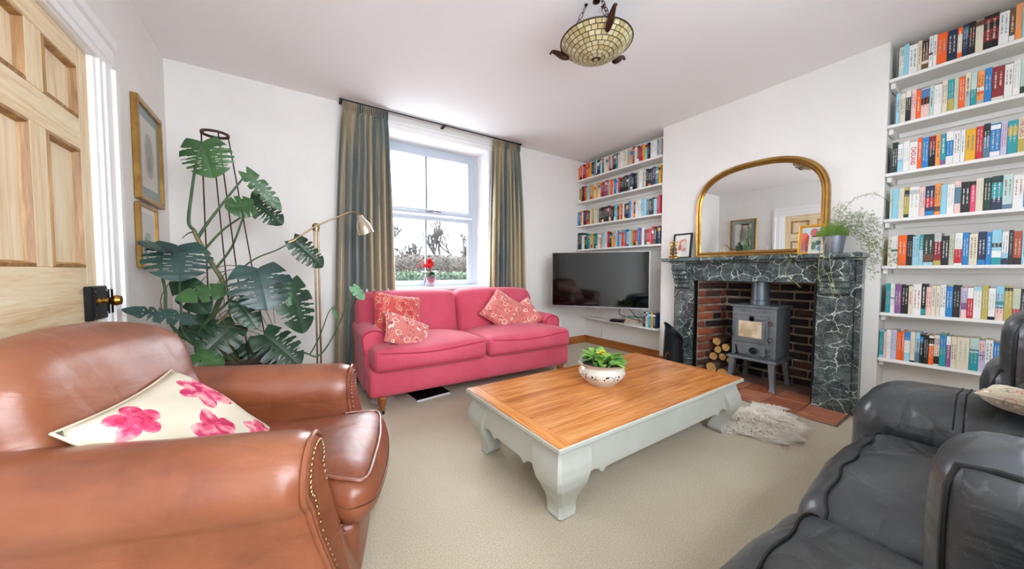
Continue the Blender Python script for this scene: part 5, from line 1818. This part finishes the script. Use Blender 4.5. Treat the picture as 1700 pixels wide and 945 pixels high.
def monstera_leaf(L, W, slits=5, bend=.35, fold=.25, seed=0, holes=True):
    """leaf in local coords: petiole joins at the origin, midrib along +x, blade in xy, normal +z"""
    rnd = random.Random(seed)
    NT_, NS = 64, 10
    q = M()
    sl = []
    for side in (0, 1):
        sl.append([(int((.16 + .74 * (i + rnd.uniform(.2, .8)) / max(1, slits)) * NT_), rnd.uniform(.18, .45)) for i in range(max(0, slits - 1))])
    def width(t):
        return W / 2 * (math.sin(PI * (t * .90 + .10)) ** .62) * (1 - .18 * t)
    for side, sg in ((0, 1), (1, -1)):
        def f(u, v):
            t = u
            s = v
            back = -.20 * L * (1 - t) ** 2.2 * s ** .8          # cordate lobes behind the joint
            x = L * t + .16 * L * s * (.4 + .6 * t) * (1 - t) + back
            y = sg * s * width(t)
            z = -bend * L * (x / L) ** 2 * .5 + abs(y) * fold - .55 * abs(y) ** 2 / max(W, .01) + .0012 * math.sin(t * 40) * s
            return (x, y, z)
        def skip(i, j):
            for (c, dep) in sl[side]:
                w_ = 0 if j / NS < dep else 1
                if w_ and abs(i - c - 1.2 * (j / NS - dep)) <= .2 + 3.2 * (j / NS - dep):
                    return True
                if holes and j in (2, 3) and i == c + 4:
                    return True
            return False
        q.grid(f, NT_, NS, skip=skip)
    return q
mo = thing('monstera', 'tall straggling Swiss cheese plant climbing a wire obelisk', 'plant', (-.28, 2.92, 0))
def place_leaf(base, tip, W, normal, k, seed, slits=5, bend=.35, fold=.2, holes=True):
    base, tip = Vector(base), Vector(tip)
    ex = (tip - base)
    L = ex.length
    ex.normalize()
    nz = Vector(normal)
    nz = (nz - ex * nz.dot(ex)).normalized()
    ey = nz.cross(ex)
    mt = Matrix(((ex.x, ey.x, nz.x, base.x), (ex.y, ey.y, nz.y, base.y), (ex.z, ey.z, nz.z, base.z), (0, 0, 0, 1)))
    q = monstera_leaf(L, W, slits, bend, fold, seed, holes).xf(mt)
    return q.build('leaf', ML[k], mo, 'all', fix=False)
def stem(pts, r0, r1, m, name='stem', n=7):
    p = bez(pts, 6)
    N = len(p)
    return M().tube(p, [r0 + (r1 - r0) * i / (N - 1) for i in range(N)], n).build(name, m, mo, True)
STM = mat('monstera_stem', '#55683c', .6, 0, '#7a6a48', 12)
STD = mat('monstera_petiole', '#2f4a30', .55, 0, '#4a6238', 12)
ROOT = mat('aerial_root', '#6b5a44', .9, 0, '#4a3d30', 20)
CAMN = Vector((.15, -1, .05))
UPN = Vector((.1, -.7, .7))
#        petiole joint,    tip,           width, normal, mat, slits, bend
LV = [((336, 236, 2.86), (352, 294, 2.84), .30, (-.2, -1, .1), 1, 6, .2),
      ((410, 288, 2.80), (466, 347, 2.78), .12, (-.5, -.6, .6), 1, 5, .3),
      ((420, 342, 2.86), (374, 343, 2.80), .17, (0, -1, .25), 1, 3, .2),
      ((416, 330, 2.92), (470, 370, 2.88), .20, (.2, -1, .3), 0, 6, .3),
      ((488, 400, 2.90), (538, 442, 2.88), .19, (.1, -1, .3), 0, 6, .3),
      ((296, 408, 2.72), (296, 463, 2.60), .33, (.1, -.75, .65), 2, 5, .3),
      ((279, 413, 2.72), (236, 398, 2.62), .16, (.0, -.6, .8), 2, 3, .5),
      ((428, 446, 2.62), (446, 512, 2.52), .37, (.1, -.8, .6), 2, 5, .3),
      ((480, 470, 2.70), (508, 552, 2.62), .27, (.5, -1, .2), 0, 5, .2),
      ((474, 462, 2.66), (480, 510, 2.62), .07, (.2, -1, .2), 1, 0, .1),
      ((370, 480, 2.66), (292, 492, 2.56), .14, (.0, -.8, .6), 1, 3, .3),
      ((300, 468, 2.78), (344, 520, 2.70), .18, (-.2, -1, .2), 0, 3, .2),
      ((318, 530, 2.50), (205, 508, 2.42), .15, (.0, -.5, .85), 2, 5, .2),
      ((390, 540, 2.78), (330, 592, 2.66), .24, (.1, -.9, .4), 0, 4, .3),
      ((438, 556, 2.70), (500, 604, 2.60), .28, (.1, -.8, .6), 0, 6, .3),
      ((395, 500, 2.72), (428, 545, 2.66), .15, (.2, -1, .3), 0, 3, .2),
      ((586, 476, 2.80), (606, 497, 2.76), .10, (.2, -.8, .6), 3, 3, .2),
      ((553, 510, 2.74), (560, 530, 2.72), .03, (.2, -1, .2), 1, 0, .1),
      ((325, 588, 2.55), (372, 606, 2.50), .13, (.0, -.6, .8), 1, 3, .2),
      ((350, 530, 2.85), (300, 560, 2.75), .18, (.0, -.9, .4), 0, 3, .2),
      ((410, 570, 2.85), (450, 600, 2.78), .2, (.2, -.9, .4), 0, 3, .2)]
for i, (b, t_, W, nrm, k, sl, bd) in enumerate(LV):
    place_leaf(at(*b), at(*t_), W, nrm, k, 100 + i, sl, bd, .15, sl > 3)
POTC = Vector((-.27, 2.93, 0))
base0 = (POTC.x, POTC.y, .42)
stem([base0, at(352, 545, 2.92), at(371, 478, 2.90), at(352, 438, 2.90), at(328, 396, 2.88), at(322, 382, 2.87)], .017, .011, STM)
stem([at(322, 382, 2.87), at(313, 368, 2.86), at(318, 320, 2.86), at(326, 268, 2.86), at(336, 236, 2.86)], .010, .006, STD)
stem([at(328, 396, 2.88), at(345, 370, 2.86), at(380, 325, 2.83), at(410, 288, 2.80)], .010, .005, STD)
stem([at(338, 416, 2.89), at(370, 382, 2.9), at(404, 358, 2.90), at(420, 342, 2.86)], .008, .004, STD)
stem([at(358, 446, 2.90), at(385, 410, 2.92), at(404, 360, 2.92), at(416, 330, 2.92)], .008, .004, STD)
stem([at(372, 470, 2.90), at(420, 432, 2.92), at(460, 415, 2.92), at(488, 400, 2.90)], .006, .004, STD)
stem([(POTC.x - .05, POTC.y - .05, .42), at(288, 545, 2.75), at(274, 480, 2.72), at(267, 445, 2.70), at(270, 418, 2.72), at(282, 410, 2.72)], .009, .005, STD)
stem([(POTC.x - .04, POTC.y - .05, .42), at(310, 560, 2.75), at(300, 505, 2.74), at(296, 408, 2.72)], .007, .004, STD)
stem([base0, at(330, 560, 2.80), at(380, 500, 2.72), at(428, 446, 2.62)], .011, .005, STD)
stem([base0, at(350, 560, 2.82), at(400, 505, 2.72), at(470, 486, 2.68), at(480, 470, 2.70)], .010, .005, STM)
stem([base0, at(340, 555, 2.85), at(365, 500, 2.75), at(370, 480, 2.66)], .008, .004, STD)
stem([base0, at(340, 545, 2.7), at(318, 530, 2.50)], .009, .005, STD)
stem([base0, at(440, 585, 2.88), at(500, 585, 2.80), at(530, 590, 2.78), at(560, 545, 2.78), at(586, 476, 2.80)], .009, .004, STD)
stem([at(515, 588, 2.80), at(530, 560, 2.76), at(545, 520, 2.74), at(553, 510, 2.74)], .005, .003, STD)
stem([base0, at(370, 570, 2.85), at(390, 540, 2.78)], .008, .004, STD)
stem([base0, at(410, 580, 2.82), at(438, 556, 2.70)], .008, .004, STD)
stem([base0, at(325, 570, 2.82), at(312, 500, 2.8), at(300, 468, 2.78)], .007, .004, STD)
stem([base0, at(370, 540, 2.8), at(395, 500, 2.72)], .007, .004, STD)
rnd = random.Random(77)
for i in range(22):
    a = (rnd.uniform(320, 400), rnd.uniform(440, 560), rnd.uniform(2.72, 2.9))
    b = (a[0] + rnd.uniform(-60, 90), a[1] + rnd.uniform(10, 70), a[2] + rnd.uniform(-.1, .1))
    c = (b[0] + rnd.uniform(-30, 40), min(600, b[1] + rnd.uniform(10, 60)), b[2])
    stem([at(*a), at((a[0] + b[0]) / 2 + rnd.uniform(-15, 15), (a[1] + b[1]) / 2 - rnd.uniform(0, 25), a[2]), at(*b), at(*c)], .0028, .0018, ROOT, 'aerial_root', 5)
stem([at(322, 385, 2.88), at(312, 388, 2.86), at(302, 396, 2.84)], .005, .002, ROOT, 'aerial_root', 5)
# basket pot
BASK = mat('dark_wicker', '#4a3a2c', .8, 0, '#2c2119', 40)
bk_ = thing('plant_basket', 'dark woven basket holding the tall plant behind the armchair', 'basket', (POTC.x, POTC.y, 0))
def wv(u, v):
    r = .15 + .05 * u
    n_ = 34
    d = .004 * (1 if (int(u * 22) + int(v * n_)) % 2 else -1)
    return (POTC.x + (r + d) * math.cos(2 * PI * v), POTC.y + (r + d) * math.sin(2 * PI * v), .002 + .465 * u)
q = M().grid(wv, 22, 68, cv=True)
q.f.append(tuple(range(67, -1, -1)))
q.build('woven_body', BASK, bk_, fix=False)
for dz in (0, .014):
    M().tube([(POTC.x + (.203 + .004 * math.sin(k * 1.9)) * math.cos(2 * PI * k / 60), POTC.y + (.203 + .004 * math.sin(k * 1.9)) * math.sin(2 * PI * k / 60), .468 + dz + .004 * math.cos(k * 1.9)) for k in range(60)], .0085, 6, True).build('rim_braid', BASK, bk_, True)
M().lathe([(0, .40), (.19, .40), (.19, .405), (0, .41)], 24, (POTC.x, POTC.y, 0)).build('soil', mat('soil', '#2b2018', 1), bk_)
# obelisk
ob = thing('plant_obelisk', 'rusty wire plant support with a ring at the top', 'plant support', (POTC.x, POTC.y, .41))
RUST = mat('rusty_wire', '#3a2c26', .7, .6, '#5a3a2c', 15)
tc = at(357, 223, 2.93)
rr_ = .068
M().lathe([(rr_ - .006, -.007), (rr_ + .006, -.007), (rr_ + .006, .007), (rr_ - .006, .007), (rr_ - .006, -.007)], 32, tuple(tc), cap=False).build('top_ring', RUST, ob, True)
for k in range(4):
    a = math.radians(20 + 90 * k)
    M().tube([(tc.x + rr_ * math.cos(a), tc.y + rr_ * math.sin(a), tc.z), (POTC.x + .16 * math.cos(a), POTC.y + .16 * math.sin(a), .412)], .0042, 6).build('wire_leg', RUST, ob, True)

# ------------------------------------------------------------------ asparagus fern on the mantel
fx_, fy_ = 3.345, .757
af = thing('potted_fern', 'feathery asparagus fern trailing from a zinc pot on the mantel', 'potted plant', (fx_, fy_, 1.1905))
ZINC = mat('zinc_pot', '#8e929c', .45, .55, '#6f737e', 9, (1, 1, .3))
M().lathe([(0, 0), (.048, 0), (.05, .004), (.064, .125), (.067, .128), (.062, .128), (.058, .10), (0, .098)], 30, (fx_, fy_, 1.1905)).build('pot', ZINC, af, True)
M().lathe([(0, .105), (.058, .1), (.058, .09), (0, .09)], 20, (fx_, fy_, 1.1905)).build('soil', mat('soil', '#2b2018', 1), af)
FERN = [mat('fern_bright', '#6f9a3c', .6, 0, '#8fb552', 30), mat('fern_olive', '#6d7f45', .6, 0, '#8b9a62', 30)]
STK_ = mat('fern_stalk', '#9a9a6a', .7)
rnd = random.Random(15)
def needles(q, p, d, n, L, spread):
    for _ in range(n):
        v = Vector((rnd.gauss(0, 1), rnd.gauss(0, 1), rnd.gauss(0, 1))).normalized() * spread + d
        v.normalize()
        s = v.orthogonal().normalized() * .0011
        l_ = L * rnd.uniform(.6, 1.2)
        k = len(q.v)
        q.v += [p - s, p + s, p + v * l_]
        q.f.append((k, k + 1, k + 2))
mound = M()
for i in range(1100):
    a = rnd.uniform(0, 2 * PI)
    r = .085 * math.sqrt(rnd.random())
    p = Vector((fx_ + r * math.cos(a), fy_ + .01 + r * math.sin(a), 1.1905 + .118 + .10 * max(0, 1 - (r / .09) ** 2) ** .8 * rnd.random() * (.6 + .6 * abs(math.sin(a * 2.5))) + rnd.uniform(0, .018)))
    needles(mound, p, Vector((math.cos(a) * .3, math.sin(a) * .3, .5)), 5, .018, .9)
tag(mound.build('bright_fronds', FERN[0], af, fix=False), kind='stuff')
FR = [  # airy stalks: list of points
    [(0, 0, .12), (.01, -.05, .24), (0, -.12, .27), (-.01, -.19, .22), (-.02, -.23, .12)],
    [(0, 0, .12), (.0, -.08, .19), (.0, -.16, .18), (-.02, -.22, .08), (-.02, -.25, -.04)],
    [(0, 0, .12), (-.01, -.06, .20), (-.02, -.13, .20), (-.03, -.18, .10), (-.03, -.19, .0)],
    [(0, 0, .12), (.01, -.07, .17), (.01, -.14, .13), (0, -.2, .04), (0, -.23, -.06)],
    [(0, 0, .12), (.02, -.05, .22), (.03, -.10, .26), (.03, -.16, .24), (.03, -.2, .18)],
    [(0, 0, .12), (.0, -.02, .25), (-.01, -.03, .31), (-.02, -.04, .34)],
    [(0, 0, .12), (.02, -.06, .34), (.03, -.13, .40), (.03, -.20, .39), (.03, -.27, .33)],
    [(0, 0, .12), (-.02, -.1, .16), (-.03, -.17, .08), (-.04, -.2, -.06), (-.04, -.22, -.16)],
    [(0, 0, .12), (-.02, -.1, .14), (-.03, -.2, .06), (-.03, -.28, -.02), (-.02, -.31, -.08)]]
DN = [[(0, .0, .13), (-.06, .02, .11), (-.095, .05, .0), (-.09, .06, -.12), (-.09, .05, -.2), (-.085, .03, -.26)],
      [(0, .0, .13), (-.07, -.0, .10), (-.095, .0, .0), (-.085, -.01, -.14), (-.085, -.03, -.26), (-.08, -.02, -.34)],
      [(0, .02, .13), (-.06, .10, .09), (-.09, .19, .015), (-.10, .235, -.08), (-.095, .25, -.16), (-.10, .19, -.22), (-.1, .15, -.26)],
      [(0, .0, .13), (-.07, .03, .10), (-.1, .03, .0), (-.09, .035, -.1), (-.085, .0, -.18), (-.08, -.02, -.3)]]
fol = M()
for i, pl_ in enumerate(FR + DN):
    p = bez([(fx_ + a, fy_ + b, 1.1905 + c) for a, b, c in pl_], 10)
    M().tube(p, .0014, 5).build('stalk', STK_, af, True)
    dens = 3 if i < len(FR) else 1
    if i == 6:
        dens = 1
    if i == len(FR) + 2:
        dens = 1
    for k in range(6 if i < len(FR) else 14, len(p)):
        if i >= len(FR) and rnd.random() < .35:
            continue
        for s in range(dens):
            off = Vector((rnd.gauss(0, .012), rnd.gauss(0, .022), rnd.gauss(0, .016))) * (1 if dens > 1 else .5)
            needles(fol, p[k] + off, Vector((0, 0, .2)), 9 if dens > 1 else 6, .014, 1.2)
tag(fol.build('airy_fronds', FERN[1], af, fix=False), kind='stuff')

# ------------------------------------------------------------------ garden outside
GR = mat('lawn', '#3a4a30', .95, 0, '#46553a', 3)
BOUNCE = mat('bounce_ground', '#d0d2d4', .9, 0, '#c2c4c8', 2)  # pale unseen ground, added to bounce neutral daylight into the room
smat(M().box(-40, 60, 6.5, 70, -.5, -.4).build('ground_garden', GR), 'lawn outside the window')
smat(M().box(-40, 60, -30, -1.3, -.5, -.4).build('ground_bounce_rear', BOUNCE), 'pale ground added behind the house to bounce light in')
smat(M().box(-10, 20, 3.95, 6.5, -.5, -.4).build('ground_bounce_front', BOUNCE), 'pale ground added below the window to bounce light in')
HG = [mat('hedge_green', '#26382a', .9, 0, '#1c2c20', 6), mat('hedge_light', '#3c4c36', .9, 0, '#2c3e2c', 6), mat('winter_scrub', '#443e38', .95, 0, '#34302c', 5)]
def hedge(label, cat, y, x0, x1, ztop, th, k, n, seed, sz):
    t = thing('hedge', label, cat, ((x0 + x1) / 2, y, -.4), group='hedges beyond the window')
    rnd = random.Random(seed)
    def body(u, v):
        x = x0 + (x1 - x0) * u
        a = v * PI
        return (x, y - th / 2 * math.cos(a) * .9 + .06 * noise.noise(Vector((x * 3, v * 4, seed))), -.4 + (ztop + .4 - .08) * math.sin(a) ** .35 + .05 * noise.noise(Vector((x * 2, v * 3, 3 + seed))))
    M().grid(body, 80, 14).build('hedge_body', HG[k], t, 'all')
    q = M()
    for _ in range(n):
        x = rnd.uniform(x0, x1)
        f = rnd.random()
        yy_ = y - th / 2 * (1 if f < .7 else rnd.uniform(-1, 1)) * .95
        zz_ = rnd.uniform(-.4, ztop) if f < .7 else ztop - .06
        d = Vector((rnd.gauss(0, 1), rnd.gauss(0, 1) - .6, rnd.gauss(0, 1) + .4)).normalized() * sz
        s = d.orthogonal().normalized() * sz * .4
        p = Vector((x, yy_, zz_))
        k_ = len(q.v)
        q.v += [p, p + d * .5 + s, p + d, p + d * .5 - s]
        q.f.append((k_, k_ + 1, k_ + 2, k_ + 3))
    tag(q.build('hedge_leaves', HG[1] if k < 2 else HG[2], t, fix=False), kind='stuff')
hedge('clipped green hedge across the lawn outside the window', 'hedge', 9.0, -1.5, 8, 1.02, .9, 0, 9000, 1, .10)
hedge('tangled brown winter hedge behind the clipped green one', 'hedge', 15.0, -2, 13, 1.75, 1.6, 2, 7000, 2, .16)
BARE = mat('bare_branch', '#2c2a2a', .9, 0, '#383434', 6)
def bare_tree(x, y, h, seed, label):
    t = thing('bare_tree', label, 'tree', (x, y, -.4), group='bare winter trees beyond the hedges')
    rnd = random.Random(seed)
    tr_ = M()
    br = M()
    def grow(p, d, L, r, lev):
        e_ = p + d * L
        mid_ = (p + e_) / 2 + Vector((rnd.gauss(0, 1), rnd.gauss(0, 1), 0)) * L * .05
        (tr_ if lev == 0 else br).tube([p, mid_, e_], [r, r * .85, r * .65], 5 if lev < 2 else 3)
        if lev >= 4:
            return
        for k in range(rnd.choice([3, 3, 4]) if lev < 3 else 3):
            nd = (d + Vector((rnd.gauss(0, .42), rnd.gauss(0, .42), rnd.gauss(.2, .2)))).normalized()
            grow(p.lerp(e_, rnd.uniform(.55, 1)), nd, L * rnd.uniform(.55, .8), max(r * .68, .042), lev + 1)
    grow(Vector((x, y, -.4)), Vector((rnd.gauss(0, .05), 0, 1)).normalized(), h * .34, h * .03, 0)
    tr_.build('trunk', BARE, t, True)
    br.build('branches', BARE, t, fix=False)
TN = ['1st', '2nd', '3rd', '4th', '5th', '6th', '7th', '8th', '9th']
for i in range(7):
    bare_tree(4.4 + i * 1.5 + .3 * math.sin(i * 5), 23 + 2 * math.sin(i * 3.1), 5.6 + .8 * math.sin(i * 2.3), 60 + i, 'bare winter tree in the window view, %s counting from the long curtain' % TN[i])
